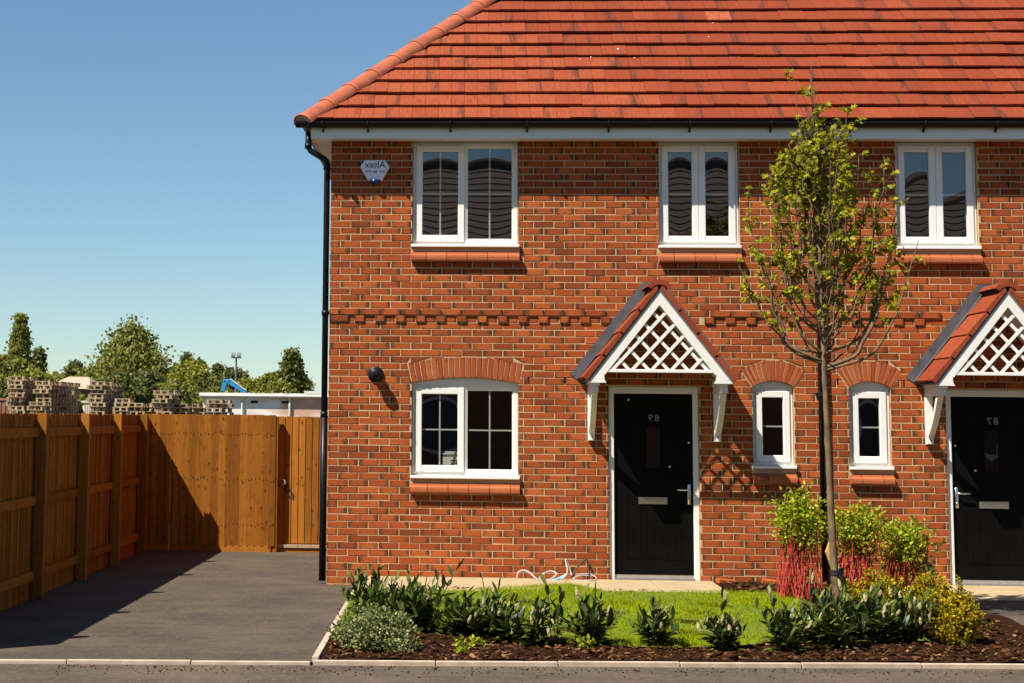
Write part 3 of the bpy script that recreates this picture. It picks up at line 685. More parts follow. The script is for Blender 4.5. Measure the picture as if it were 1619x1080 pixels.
            if i == 0:
                cp = MB(); cp.prism([tuple(a0 + d * .012 + sd_ * (.132 * math.cos(math.pi * q / K)) + nrm * (.132 * math.sin(math.pi * q / K) * .8 - .035)) for q in range(K + 1)], tuple(d * .03)); cp.build('hip_mortar', MORTAR, rf)
    # downpipes
    if not M_:
        mb = MB(); y = .10
        mb.tube([(-.268, y, 4.975), (-.268, y, 4.86), (-.262, y, 4.81), (-.24, y, 4.775), (-.08, y, 4.675), (-.058, y, 4.65), (-.053, y, 4.6), (-.053, y, .06)], .034, 14)
        for z in (4.83, 4.6, 2.95, 1.83): mb.tube([(-.053 if z < 4.7 else -.268, y, z - .03), (-.053 if z < 4.7 else -.268, y, z + .03)], .040, 14)
        dp = mb.build('downpipe', BLACKP, root, True)
        mb = MB(); mb.tube([(-.053, y, .02), (-.053, y, 1.83)], .0375, 14); mb.build('lower_pipe', BLACKP, dp, True)
        for z in (4.57, 2.95, 1.80): mb = MB(); mb.box(-.095, .004, y - .018, y + .018, z - .012, z + .012); mb.build('pipe_clip', BLACKP, dp)
        mb = MB(); xx = AX - .012
        mb.tube([(xx, -.308, 4.98), (xx, -.308, 4.86), (xx, -.29, 4.8), (xx, -.085, 4.68), (xx, -.06, 4.64), (xx, -.057, 4.58), (xx, -.057, .1)], .034, 14)
        dp = mb.build('downpipe', BLACKP, root, True)
        for z in (4.55, 3.3, 2.1, .95): mb = MB(); mb.box(xx - .055, xx + .055, -.06, -.002, z - .014, z + .014); mb.tube([(xx, -.057, z - .02), (xx, -.057, z + .02)], .040, 14); mb.build('pipe_clip', BLACKP, dp)
        q = pix(594, 592, 1, -.03); mb = MB()            # flue vent
        mb.tube([(q[0], .0, q[2]), (q[0], -.02, q[2]), (q[0], -.021, q[2])], [.088, .084, .06], 24)
        mb.tube([(q[0], -.015, q[2]), (q[0], -.11, q[2])], [.056, .056], 20); mb.tube([(q[0], -.11, q[2]), (q[0], -.145, q[2]), (q[0], -.165, q[2])], [.066, .066, .05], 20); mb.build('flue_vent', BLACKP, root, True)
    # small black weep vents in the joints
    for u, v in (((835, 600), (893, 601), (562, 907), (614, 907), (730, 908), (760, 911)) if not M_ else ((1324, 603), (1429, 606))):
        q = pix(u, v, 1, 0); mb = MB(); mb.box(q[0] - .006, q[0] + .006, -.0035, .01, q[2] - .033, q[2] + .033); mb.build('weep_vent', BLACKP, wall)
    make_canopy(root, (DOOR[0] + DOOR[1]) / 2 if not M_ else mx((DOOR[0] + DOOR[1]) / 2), rng)
    return root

def text_mesh(s, size, ext, space=1.0):
    c = bpy.data.curves.new('lettering', 'FONT'); c.body = s; c.size = size; c.extrude = ext; c.align_x = 'CENTER'; c.space_character = space; c.resolution_u = 3
    o = bpy.data.objects.new('lettering', c); COL.objects.link(o); dg = bpy.context.evaluated_depsgraph_get(); dg.update()
    me = bpy.data.meshes.new_from_object(o.evaluated_get(dg)); bpy.data.objects.remove(o); bpy.data.curves.remove(c); me.name = 'lettering'; return me

def make_canopy(root, xc, rng):
    YF = -.65; ZB = 2.19; A = np.array([.752, 0, .97]); hw, rise = .752, .965; TN = rise / hw; ap = 3.165
    mb = MB(); th = .15                                   # vertical thickness of the barge boards
    def bp(s): return [(xc + s * 0, YF, ap), (xc + s * 0, YF, ap - th), (xc + s * (hw - .175), YF, ap - th - (hw - .175) * TN + .0), (xc + s * (hw - .165), YF, ZB + .10), (xc + s * (hw - .17), YF, ZB + .03), (xc + s * (hw - .19), YF, ZB), (xc + s * hw, YF, ZB), (xc + s * hw, YF, ap - hw * TN + .012)]
    for s in (-1, 1): q = bp(s); mb.prism(q if s < 0 else q[::-1], (0, .03, 0))
    can = mb.build('canopy', WOODW, root)
    # inner frame: plates along the sides, rafters on the wall, tie rail
    zr = 2.312
    def half_in(z): return (ap - th - z) / TN
    mb = MB(); w_ = half_in(zr) + .02; mb.cbox(xc - w_, xc + w_, YF + .004, YF + .034, zr - .012, zr + .022, .003); mb.build('bottom_rail', WOODW, can)
    for s in (-1, 1):
        mb = MB(); mb.box(*sorted((xc + s * (hw - .12), xc + s * (hw - .045))), YF + .031, -.004, ZB - .03, ZB + .045); mb.build('wall_plate', WOODW, can)
        # rafter lining (underside of the little roof)
        mb = MB(); p0 = (xc + s * .015, YF + .031, ap - .05); p1 = (xc + s * (hw - .03), YF + .031, ap - .05 - (hw - .045) * TN)
        mb.prism([p0, p1, (p1[0], p1[1], p1[2] - .03), (p0[0], p0[1], p0[2] - .03)], (0, -YF - .04, 0)); mb.build('soffit_board', WOODW, can)
    # lattice
    W_ = .033; sl = 1.08; pit = .205; nrm = math.hypot(1, sl)
    for s, y in ((1, YF + .007), (-1, YF + .017)):
        k = -9
        while k < 10:
            c0 = xc + (k + .5) * pit; k += 1               # strip centre line: x = c0 + s*(z-zr)/sl
            z0, z1 = zr, zr
            z = zr; zin = None; zout = None
            while z < ap - th:
                x = c0 + s * (z - zr) / sl
                if abs(x - xc) < half_in(z) - .0: zin = z if zin is None else zin; zout = z
                z += .004
            if zin is None or zout - zin < .03: continue
            hwid = W_ / 2 * nrm / sl; xa, xb = c0 + s * (zin - zr) / sl, c0 + s * (zout - zr) / sl
            mb = MB(); mb.prism([(xa - hwid, y, zin), (xa + hwid, y, zin), (xb + hwid, y, zout), (xb - hwid, y, zout)], (0, .009, 0)); mb.build('lattice_strip', WOODW, can)
    # tiles on both slopes, rows as on the picture
    ln = math.hypot(1, TN); dx, dz = 1 / ln, TN / ln; TL = (hw + .05) * ln
    OUT = -.005
    for s in (-1, 1):
        def q(t, h, y): return (xc + s * ((hw + OUT) - t * dx) + s * h * dz, y, (ap - (hw + OUT) * TN + .004) + t * dz + h * dx)
        TL = (hw + OUT) * ln
        mb = MB(); mb.prism([q(-.004, -.004, YF - .008), q(TL, -.004, YF - .008), q(TL, .014, YF - .008), q(-.004, .014, YF - .008)], (0, -YF - .0, 0)); mb.build('verge_trim', GREYV, can)
        nr = 4; g = TL / nr
        for i in range(nr):
            t0 = i * g - .012; t1 = min(t0 + g + .03, TL); r1 = rng.uniform(.35, .6)
            for j in range(2):
                y0 = YF - .02 + j * .315; y1 = y0 + .312; e = t1 >= TL
                mb = MB(); P_ = [q(t0, .0145 if j == 0 else .04, y0), q(t0, .078, y0), q(t1 + (.03 if e else 0), .058, y0), q(t1, .0145 if j == 0 else .04, y0)]
                mb.prism(P_, (0, .03 if j == 0 else .312, 0), (r1, rng.random() * .6, .3))
                if j == 0: mb.prism([q(t0, .05, y0 + .0305), q(t0, .0775, y0 + .0305), q(t1, .0575, y0 + .0305), q(t1, .04, y0 + .0305)], (0, .281, 0), (r1, rng.random() * .6, .3))
                mb.build('tile', TILE, can, bevel=.005)
        mb = MB()                                          # lead flashing dressed up the wall
        mb.prism([q(-.03, .0, -.012), q(TL + .02, .0, -.012), q(TL + .02, .17, -.012), q(-.03, .17, -.012)], (0, .008, 0)); mb.prism([q(-.02, .0795, -.085), q(TL, .07, -.085), q(TL, .075, -.085), q(-.02, .0845, -.085)], (0, .072, 0)); mb.build('flashing', LEAD, can)
        for tt_ in (.3, .72): mb = MB(); c_ = q(TL * tt_, .14, -.0125); mb.tube([c_, (c_[0], c_[1] - .003, c_[2])], .006, 8); mb.build('flashing_screw', BLACKP, can)
    mb = MB(); K = 12; vv = []; zt = ap - .035
    for y in (YF - .026, -.06):
        for rad in (.152, .10):
            for k in range(K + 1): t = R(32) + R(116) * k / K; vv.append((xc + rad * math.cos(t), y, zt + rad * math.sin(t)))
    fs = []; n_ = K + 1
    for k in range(K): fs += [(k, k + 1, k + 1 + 2 * n_, k + 2 * n_), (n_ + k, n_ + k + 2 * n_, n_ + k + 1 + 2 * n_, n_ + k + 1), (k, n_ + k, n_ + k + 1, k + 1), (2 * n_ + k, 2 * n_ + k + 1, 3 * n_ + k + 1, 3 * n_ + k)]
    mb.add(vv, fs, (.45, .2, .3)); mb.build('ridge_tile', TILE, can)
    mb = MB(); mb.prism([(xc - .14, -.013, ap + .02), (xc + .14, -.013, ap + .02), (xc + .11, -.013, ap + .135), (xc - .11, -.013, ap + .135)], (0, .006, 0)); mb.build('ridge_flashing', LEAD, can)
    # gallows brackets
    for s in (-1, 1):
        bx0 = xc + s * (hw - .075); w = .036; mb = MB()
        zt = ZB - .03; mb.cbox(bx0 - w, bx0 + w, -.075, -.001, 1.575, zt, .006); mb.cbox(bx0 - w + .002, bx0 + w - .002, -.60, -.07, zt - .07, zt - .001, .006)
        pts = [(-.055, 1.69), (-.12, 1.735), (-.20, 1.80), (-.29, 1.89), (-.37, 1.985), (-.44, 2.085), (-.47, 2.12)]
        up = [(y, z) for y, z in pts]; lo = [(y - .05, z - .035) for y, z in pts]
        mb.prism([(bx0 - w + .006, y, z) for y, z in up + lo[::-1]], (2 * w - .012, 0, 0)); br = mb.build('bracket', WOODW, can)
        mb = MB(); mb.tube([(bx0, -.076, 1.625), (bx0, -.0785, 1.625)], .009, 8); mb.build('bolt', LEAD, can)

houseA = make_house('A'); houseB = make_house('B')

# ------------------------------------------------------------------ things on and by the wall
q = [pix(u, v, 1, -.04) for u, v in ((577, 253), (609, 253), (616, 264), (604, 286), (582, 286), (569.5, 264))]
ab = empty('alarm_box', (q[3][0], -.04, q[3][2]), 'white hexagonal burglar alarm box high on the brick wall', 'alarm box')
mb = MB(); cz = np.mean(q, 0); fr = [(p_[0] + (cz[0] - p_[0]) * .12, -.062, p_[2] + (cz[2] - p_[2]) * .1) for p_ in q]; md = [(p_[0], -.045, p_[2]) for p_ in q]; bk = [(p_[0], -.001, p_[2]) for p_ in q]
fs = [tuple(range(5, -1, -1))]
for i in range(6): j = (i + 1) % 6; fs += [(i, j, j + 6, i + 6), (i + 6, j + 6, j + 12, i + 12)]
mb.add(fr + md + bk, fs); mb.build('cover', pmat('alarm_cover', (.72, .73, .78), .35, .03, 6), ab, bevel=.004)
xa = (q[3][0] + q[4][0]) / 2; mb = MB(); zb = q[3][2]
mb.tube([(xa, -.03, zb + .012), (xa, -.03, zb - .02), (xa, -.03, zb - .035)], [.062, .058, .04], 16); mb.build('strobe_lens', BLUEP, ab, True)
for s, sz, zo in (('Altex', .105, .145), ('0151 486 0770', .036, .088)):
    tm = text_mesh(s, sz, .0008); tm.materials.append(INK); o = bpy.data.objects.new('lettering', tm)
    o.matrix_world = Matrix.Translation((xa, -.0636, zb + zo)) @ Matrix.Rotation(R(90), 4, 'X') @ Matrix.Diagonal((-1, 1, 1, 1)); link(o, ab)
p0 = pix(700, 757, 1, .2); p1 = pix(724, 715, 1, .2)       # card standing inside the ground floor window
cr = empty('window_card', ((p0[0] + .1), .22, 1.2), 'cream card with black letters propped inside the ground floor window', 'card')
mb = MB(); mb.prism([(p0[0], .2, 1.19), (p0[0] + .24, .2, 1.19), (p0[0] + .24, .23, p1[2] - .015), (p0[0], .23, p1[2] - .015)], (0, .004, 0)); mb.build('sheet', PAPER, cr)
tm = text_mesh('ES', .1, .001, 1.1); tm.materials.append(INK); o = bpy.data.objects.new('lettering', tm)
o.matrix_world = Matrix.Translation((p0[0] + .125, .209, 1.275)) @ Matrix.Rotation(R(84), 4, 'X') @ Matrix.Diagonal((-.8, 1, 1, 1)); link(o, cr)
mb = MB(); mb.box(p0[0] + .02, p0[0] + .19, .24, .30, 1.19, p1[2] + .006); mb.build('box_behind', PAPER, cr)
# cables on the path
WHC = pmat('white_cable', (.4, .39, .37), .5, .1, 10); BLC = pmat('black_cable', (.02, .02, .02), .5, .1, 10); BLUC = pmat('blue_tape', (.25, .5, .62), .5, .3, 12)
def cable(name, pts, r, mat, label, y=-.14, close=False):
    P_ = [pix(u, v, 1, y + (yy if len(w) else 0)) for u, v, *w in pts for yy in [w[0] if w else 0]]
    P_ = np.array(P_); out = []
    for i in range(len(P_) - 1):
        a, b, c, d = P_[max(i - 1, 0)], P_[i], P_[i + 1], P_[min(i + 2, len(P_) - 1)]
        for t in np.linspace(0, 1, 7)[:-1]: out.append(.5 * ((2 * b) + (-a + c) * t + (2 * a - 5 * b + 4 * c - d) * t * t + (-a + 3 * b - 3 * c + d) * t ** 3))
    out.append(P_[-1]); mb = MB(); mb.tube(out, r * .72, 7); return mb.build(name, mat, None, True, label=label, cat='cable')
cable('cable', [(817, 921, .08), (819, 906, .09), (828, 902, .09), (838, 906, .06), (848, 915), (858, 919), (870, 918, -.04)], .013, WHC, 'leftmost pale cable loop standing against the wall by the path')
cable('cable', [(851, 920), (856, 910, .07), (866, 904, .09), (875, 904, .09), (880, 908, .04), (872, 915), (862, 921, -.05)], .012, WHC, 'second pale cable loop from the left, half round, by the path')
cable('cable', [(862, 921, -.05), (880, 919, -.02), (894, 911), (897, 900, .04), (894, 885, .08), (897, 890, .09), (903, 906, .06), (905, 915)], .011, WHC, 'white cable rising to a thin upright point above the path')
cable('cable', [(903, 913), (912, 898, .05), (922, 887, .09), (927, 884, .1), (929, 893, .09), (931, 906, .05), (932, 914)], .012, BLC, 'black cable bent into a sharp arch by the front door')
cable('cable', [(905, 916, -.02), (914, 909, .05), (928, 907, .08), (940, 911, .04), (942, 916), (930, 918, -.05), (912, 918, -.06), (908, 915), (920, 909.5, .06), (936, 911, .04)], .008, WHC, 'flat coil of thin white cable nearest the front door')
cable('cable', [(858, 920, -.03), (872, 919, -.05), (886, 914), (896, 909, .02)], .021, BLUC, 'thick cable bundle wrapped in blue and white tape on the path')

# ------------------------------------------------------------------ fence, gate
def bd(mb, x0, x1, y0, y1, z0, z1): mb.box(x0, x1, y0, y1, z0, z1, (random.random(), .5, random.random()))
fl = empty('side_fence', (-2.7, 0, 0), 'shaded brown wooden fence with posts and rails receding along the left drive', 'fence')
y = -6.1
while y < 4.25:
    w = random.uniform(.056, .066); mb = MB(); t = random.uniform(-.005, .004); bd(mb, -2.795 + t, -2.779 + t, y, y + w, -.05, 1.805 + random.uniform(-.008, .004)); mb.build('board', FENCE, fl)
    y += w + random.choice((.002, .003, .003, .004, .003, .006, .003, .010))
posts = [-5.6, -3.79, -1.96, .03, 1.88, 3.63]
for yp in posts: mb = MB(); bd(mb, -2.745, -2.65, yp - .05, yp + .05, -.05, 1.81); mb.build('post', FENCE, fl, bevel=.004)
for i in range(len(posts) - 1):
    for z in (.22, .95, 1.62): mb = MB(); bd(mb, -2.776, -2.735, posts[i] + .051, posts[i + 1] - .051, z - .045, z + .045); mb.build('rail', FENCE, fl)
for z in (.22, .95, 1.62): mb = MB(); bd(mb, -2.776, -2.735, 3.682, 4.27, z - .045, z + .045); mb.build('rail', FENCE, fl)
bf = empty('close_board_fence', (-1.9, 4.3, 0), 'sunlit orange close-boarded fence panel facing the drive, half in shadow', 'fence')
x = -2.812; k = 0
while x < -1.07:
    w = random.uniform(.095, .105); mb = MB(); x1 = min(x + w, -1.04); tt_ = (random.random(), .5, .5)
    mb.prism([(x, 4.296, .07), (x1 + .012, 4.314, .07), (x1 + .012, 4.322, .07), (x, 4.318, .07)], (0, 0, 1.745 + random.uniform(-.004, .003)), tt_)
    for zn in (.34, .95, 1.55):
        for xn in (.022, .06): zz_ = zn + random.gauss(0, .012); xx_ = x + xn + random.gauss(0, .004); yy_ = 4.296 + xn * .16; mb.box(xx_ - .006, xx_ + .006, yy_ - .0015, yy_ + .004, zz_ - .007, zz_ + .007, (0, 1, 0))
    mb.build('board', FENCE, bf); x = x1; k += 1
mb = MB(); bd(mb, -1.075, -1.0, 4.325, 4.40, -.05, 1.80); mb.build('post', FENCE, bf)
mb = MB(); bd(mb, -2.7, -1.08, 4.328, 4.36, 1.5, 1.6); bd(mb, -2.7, -1.08, 4.328, 4.36, .3, .4); mb.build('rail', FENCE, bf)
mb = MB(); bd(mb, -2.8, -1.08, 4.303, 4.325, -.05, .0702); mb.build('gravel_board', FENCE, bf)
gt = empty('garden_gate', (-.5, 4.45, 0), 'orange slatted wooden garden gate between the fence panel and the house', 'gate')
x = -1.0
for i in range(11):
    x1 = x + .083; mb = MB(); bd(mb, x, x1, 4.45, 4.468, .10, 1.80 + random.uniform(-.004, .004)); mb.build('slat', FENCE, gt, bevel=.002); x = x1 + .009
for z in (.25, .95, 1.62): mb = MB(); bd(mb, -1.0, -.01, 4.476, 4.51, z - .05, z + .05); mb.build('rail', FENCE, gt)
mb = MB(); bd(mb, -1.03, -.945, 4.402, 4.449, .0, 1.62); mb.build('gate_stop', FENCE, gt)
mb = MB(); bd(mb, -1.06, -.0, 4.4685, 4.475, .09, 1.79); mb.build('backing_panel', FENCE, gt)
mb = MB(); mb.box(-1.0, .0, 4.40, 4.53, .045, .085); mb.build('sill_board', PALLET, gt)
mb = MB(); bd(mb, -1.0, .0, 4.42, 4.5, -.04, .044); mb.build('bottom_board', FENCE, gt)
q = pix(447, 761, 1, 4.42); mb = MB(); mb.tube([(q[0] - .04, 4.42, q[2] - .02), (q[0] - .02, 4.41, q[2] + .035), (q[0] + .02, 4.405, q[2] + .02), (q[0] + .04, 4.41, q[2] - .03), (q[0], 4.405, q[2] - .05), (q[0] - .04, 4.42, q[2] - .02)], .012, 7); mb.build('rope_knot', WHC, gt, True)
q2 = [pix(u, v, 1, 4.435) for u, v in ((450, 764), (456, 771), (462, 780), (462, 787), (457, 785), (452, 776), (449, 766))]; mb = MB(); mb.tube(q2, .006, 6); mb.build('pull_cord', BLC, gt, True)

# ------------------------------------------------------------------ sapling
def spl(P_, n=6):
    P_ = [np.array(p_, float) for p_ in P_]; out = []
    for i in range(len(P_) - 1):
        a, b, c, d = P_[max(i - 1, 0)], P_[i], P_[i + 1], P_[min(i + 2, len(P_) - 1)]
        for t in np.linspace(0, 1, n + 1)[:-1]: out.append(.5 * ((2 * b) + (-a + c) * t + (2 * a - 5 * b + 4 * c - d) * t * t + (-a + 3 * b - 3 * c + d) * t ** 3))
    out.append(P_[-1]); return out
TY = -3.4
tp = [pix(u, v, 1, TY) for u, v in ((1327, 1004), (1325, 962), (1322, 930), (1318, 880), (1313, 790), (1309, 700), (1305, 620), (1302, 565), (1300, 500), (1297, 430), (1295, 360), (1291, 290), (1287, 220), (1284, 150), (1283, 98))]
tp[0][2] = zg(tp[0][0], TY) - .03
tr = empty('sapling_tree', tuple(tp[0]), 'young staked tree with thin trunk and fresh yellow-green leaves before the houses', 'tree')
tpath = spl(tp, 6); nT = len(tpath); mb = MB(); rad = []
for i in range(nT):
    f = i / (nT - 1); r_ = .039 * (1 - f) ** 1.2 + .004; r_ *= 1 + .06 * math.sin(i * 1.9) + (.14 if i in (14, 22, 30, 38) else 0); rad.append(r_)
mb.tube(tpath, rad, 12); mb.build('trunk', BARK, tr, True)
lp, ldir = [], []; br = MB()
EV = [90, 150, 200, 250, 300, 350, 400, 450, 500, 540, 575]; EH = [.02, .13, .27, .44, .64, .74, .76, .66, .52, .36, .2]
EZ_ = [pix(1300, v, 1, TY)[2] for v in EV]
def env(z): return float(np.interp(z, EZ_[::-1], EH[::-1]))
def limb(start, az, tip_r, tip_z, r0, seed, bow=.5):
    rr = random.Random(seed); s = np.array(start); dirv = np.array([math.cos(az), math.sin(az), 0])
    hz = tip_z - s[2]; P_ = []
    for i in range(9):
        t = i / 8; rad_ = tip_r * (t ** bow); P_.append(s + dirv * rad_ + np.array([rr.gauss(0, .016) * (i > 0), rr.gauss(0, .016) * (i > 0), hz * t ** 1.15]))
    P2 = spl(P_, 3); n_ = len(P2); br.tube(P2, [r0 * (.82 - .72 * i / (n_ - 1)) + .0016 for i in range(n_)], 6)
    return P2
limbs = []
big = [(1303, 575, 1207, 400, .02), (1308, 580, 1400, 395, .02), (1307, 585, 1440, 385, .014), (1304, 560, 1172, 420, .012), (1301, 530, 1240, 300, .014), (1300, 500, 1250, 230, .013), (1301, 545, 1352, 290, .014), (1298, 470, 1335, 190, .012), (1303, 572, 1183, 320, .015), (1301, 560, 1425, 320, .015), (1300, 520, 1390, 270, .013), (1302, 560, 1215, 280, .013), (1298, 450, 1262, 130, .011)]
for i, (u0, v0, u1, v1, r0) in enumerate(big):
    s_ = pix(u0, v0, 1, TY); e = pix(u1, v1, 1, TY); dxx = e[0] - s_[0]; az = (0 if dxx > 0 else math.pi) + random.uniform(-.4, .4)
    limbs.append(limb(s_, az, abs(dxx) / max(.6, abs(math.cos(az))), e[2], r0, 50 + i, .42))
for i in range(46):
    k = int(random.uniform(nT * .47, nT * .76)); s_ = tpath[k]; az = i * 2.4 + random.uniform(-.3, .3); tz = min(EZ_[1] + random.uniform(-.75, .2) , s_[2] + random.uniform(.7, 1.6)); limbs.append(limb(s_, az, env(tz) * random.uniform(.35, 1.1), tz, .009, 100 + i, .55))
limbs.append([np.array(p_) for p_ in tpath[int(nT * .55):int(nT * .97)]])
def sprig(p_, d, L):
    n_ = max(2, int(L / .05)); P_ = [p_ + d * L * i / n_ + np.array([random.gauss(0, .006), random.gauss(0, .006), .012 * i]) for i in range(n_ + 1)]; br.tube(P_, [.0025] * n_ + [.0015], 5); return P_
for L_ in limbs:
    n_ = len(L_)
    for i in range(int(n_ * .3), n_):
        if random.random() < (.58 if L_[i][2] < EZ_[2] else .36):
            az = random.uniform(0, 2 * math.pi); d = np.array([math.cos(az), math.sin(az), random.uniform(.1, 1.1)]); d /= np.linalg.norm(d)
            sp = sprig(L_[i], d, random.uniform(.05, .2)); nodes = sp[1:] if random.random() < .75 else sp[-1:]
            for q in nodes:
                if random.random() < .6:
                    for _ in range(random.randint(4, 8)): lp.append(q + np.array([random.gauss(0, .014), random.gauss(0, .014), random.gauss(0, .014)])); v = np.array([random.gauss(0, 1), random.gauss(0, 1), random.gauss(.1, .8)]); ldir.append(v)
br.build('branches', TWIG, tr, True)
lp = np.array(lp); ldir = np.array(ldir); n = len(lp); tt = RNG.random((n, 3))
cloud('crown', lp, ldir, rdir(n, .1, 1) + np.array([-.4, -.5, .3]), RNG.uniform(.034, .07, n), LOBE, LOBE_F, SAPLEAF, tr, tt)
print('sapling leaves', n)
q = pix(1314, 905, 1, TY + .1); sk_ = empty('tree_stake', (q[0] + .05, TY + .12, 0), 'short slanted wooden stake behind the young tree trunk', 'stake')
a = pix(1306, 858, 1, TY + .1); b = pix(1352, 985, 1, TY + .1); ax_ = (b - a) / np.linalg.norm(b - a); sdv = np.array([ax_[2], 0, -ax_[0]]) * .033
mb = MB(); a2 = a - sdv * .2; mb.prism([tuple(a2 - sdv), tuple(a2 + sdv - ax_ * -.08), tuple(b + sdv), tuple(b - sdv)], (0, .06, 0), (.5, .5, .5)); mb.build('post', STAKE, sk_)
q = pix(1321, 905, 1, TY); tie = empty('tree_tie', (q[0], TY, q[2]), 'black rubber tie strapping the young trunk to its stake', 'strap')
mb = MB(); ring_ = [(q[0] + .045 * math.cos(t), TY + .045 * math.sin(t)) for t in np.linspace(0, 2 * math.pi, 17)[:-1]]
mb.prism([(x_, y_, q[2] - .022) for x_, y_ in ring_], (0, 0, .044)); mb.build('loop', STRAP, tie)
mb = MB(); mb.prism([(q[0] + .02, TY + .03, q[2] - .03), (q[0] + .085, TY + .08, q[2] - .035), (q[0] + .09, TY + .085, q[2] + .035), (q[0] + .04, TY + .05, q[2] + .03)], (.01, .03, 0)); mb.build('buckle', STRAP, tie)

# ------------------------------------------------------------------ laurels, each leaf an object sharing a few meshes
def laurel_leaf_mesh(i):
    mb = MB(); L_, w = .122, .0195; bend = (-.012, .004, -.022)[i]; v = []
    for t, k in ((0, .12), (.22, .7), (.5, 1), (.78, .72), (1, .05)):
        z = bend * t * t * 1.5; v += [(t * L_, -w * k, z + .004 * k), (t * L_, 0, z), (t * L_, w * k, z + .004 * k)]
    fs = []
    for s in range(4): o = s * 3; fs += [(o, o + 3, o + 4, o + 1), (o + 1, o + 4, o + 5, o + 2)]
    mb.add(v, fs); return mb.mesh('laurel_leaf', LAUREL, True)
LM = [laurel_leaf_mesh(i) for i in range(3)]
def spike_mesh():
    mb = MB(); prof = [(0, .009), (.015, .016), (.04, .0195), (.07, .017), (.095, .011), (.108, .004)]; seg = 8
    for z, r_ in prof:
        for k in range(seg): t = 2 * math.pi * (k + .5 * (z > .03)) / seg; rr = r_ * random.uniform(.75, 1.2); mb.v.append((rr * math.cos(t), rr * math.sin(t), z)); mb.t.append((.5, .5, .5))
    for i in range(len(prof) - 1):
        for k in range(seg): l_ = (k + 1) % seg; mb.f.append((i * seg + k, i * seg + l_, (i + 1) * seg + l_, (i + 1) * seg + k))
    return mb.mesh('flower_spike', FLOWER)
FM = spike_mesh()
def laurel(u, v, h, wd, nst, nfl, label, seed, lf=14):
    if nst > 5: nst = min(20, int(nst * 1.75)); k_ = random.Random(seed).uniform(.78, 1.22); wd *= 1.5 * k_; h *= 1.12 * k_
    rr = random.Random(seed); b = gp(u, v); root = empty('laurel_shrub', tuple(b), label, 'shrub', 'low laurel shrubs in the front bed'); st = MB()
    def put(me, name, p_, d, roll, sc):
        d = Vector(d).normalized(); z = Vector((0, 0, 1)); s_ = z.cross(d)
        if s_.length < .05: s_ = Vector((1, 0, 0))
        s_.normalize(); up = d.cross(s_); M_ = Matrix((d, s_, up)).transposed().to_4x4() @ Matrix.Rotation(roll, 4, 'X')
        o = bpy.data.objects.new(name, me); link(o, root); o.matrix_basis = Matrix.Translation(Vector(p_)) @ M_ @ Matrix.Diagonal((sc, sc, sc, 1))
    for i in range(nst):
        az = rr.uniform(0, 2 * math.pi); lean = rr.uniform(0, 1) ** .6; hh = h * (1.15 if i == 0 else rr.uniform(.5, 1.0)) * (1 - .42 * lean)
        top = b + np.array([math.cos(az) * wd / 2 * lean, math.sin(az) * wd / 2 * lean, hh]); P_ = spl([b + np.array([rr.gauss(0, .03), rr.gauss(0, .03), -.01]), b * .6 + top * .4 + np.array([0, 0, .02]), top], 4); st.tube(P_, [.005] * (len(P_) - 1) + [.003], 5)
        for k in range(lf):
            t = 1 - (k / lf) * .93; p_ = P_[min(len(P_) - 1, int(t * (len(P_) - 1)))]; a2 = k * 2.4 + rr.uniform(-.4, .4); el = .2 + 1.05 * t ** 3 + rr.uniform(-.35, .35)
            put(rr.choice(LM), 'leaf', p_, (math.cos(a2) * math.cos(el), math.sin(a2) * math.cos(el), math.sin(el)), rr.uniform(-.6, .6), rr.uniform(.72, 1.25) * (.85 if k < 2 else 1))
        if i < nfl:
            o = bpy.data.objects.new('flower_spike', FM); link(o, root); o.matrix_basis = Matrix.Translation(Vector(top + np.array([rr.gauss(0, .02), -.03, -.03]))) @ Matrix.Rotation(rr.gauss(0, .2), 4, 'Y') @ Matrix.Rotation(rr.gauss(0, .2), 4, 'X') @ Matrix.Diagonal((.72, .72, rr.uniform(.55, .95), 1))
    st.build('stems', GSTEM, root, True)
LAU = [(578, 985, .42, .46, 13, 0, 'dark laurel at the left end, behind the variegated ground shrub'), (622, 988, .38, .4, 10, 0, 'low dark laurel squeezed between the two leftmost laurels'), (672, 1000, .47, .42, 14, 0, 'taller dark laurel with an upright shoot in the left row'),
       (718, 1006, .36, .36, 9, 1, 'small dense laurel just right of the tall upright shoot'), (768, 1012, .48, .42, 14, 6, 'dark laurel with pale upright leaves left of the first flowering laurel'), (846, 1024, .38, .36, 10, 9, 'laurel with a cluster of cream flower spikes under the cables'), (878, 1018, .62, .26, 3, 0, 'thin laurel with one long sprig leaning towards the door'),
       (936, 1022, .38, .36, 12, 2, 'compact dark laurel in front of the left front door'), (1038, 1023, .36, .38, 12, 2, 'compact laurel just right of the front door, with two spikes'), (1142, 1031, .40, .34, 11, 12, 'laurel covered in cream flower spikes right of the front door'),
       (1240, 1032, .42, .44, 13, 5, 'spreading laurel left of the young tree'), (1318, 1026, .42, .36, 11, 6, 'laurel directly in front of the young tree trunk'), (1385, 1018, .42, .38, 12, 6, 'laurel before the middle red stemmed dogwood'), (1445, 1016, .40, .36, 11, 6, 'laurel beside the golden shrub at the right end')]
LAU += [(600, 994, .34, .34, 9, 0, 'low laurel between the variegated shrub and the tall left laurel'), (645, 1000, .36, .36, 10, 0, 'laurel filling the left row under the tall shoot'), (742, 1002, .40, .34, 10, 2, 'laurel filling the gap left of the pale leaved one'), (803, 1016, .36, .34, 10, 3, 'laurel filling the gap before the flower cluster'), (1283, 1020, .40, .36, 10, 3, 'laurel in the gap just left of the trunk foot'), (1352, 1012, .44, .34, 10, 3, 'laurel right behind the trunk foot'), (1418, 1008, .44, .36, 10, 3, 'laurel at the back of the right hand row')]
for i, a in enumerate(LAU): laurel(*a, seed=300 + i)

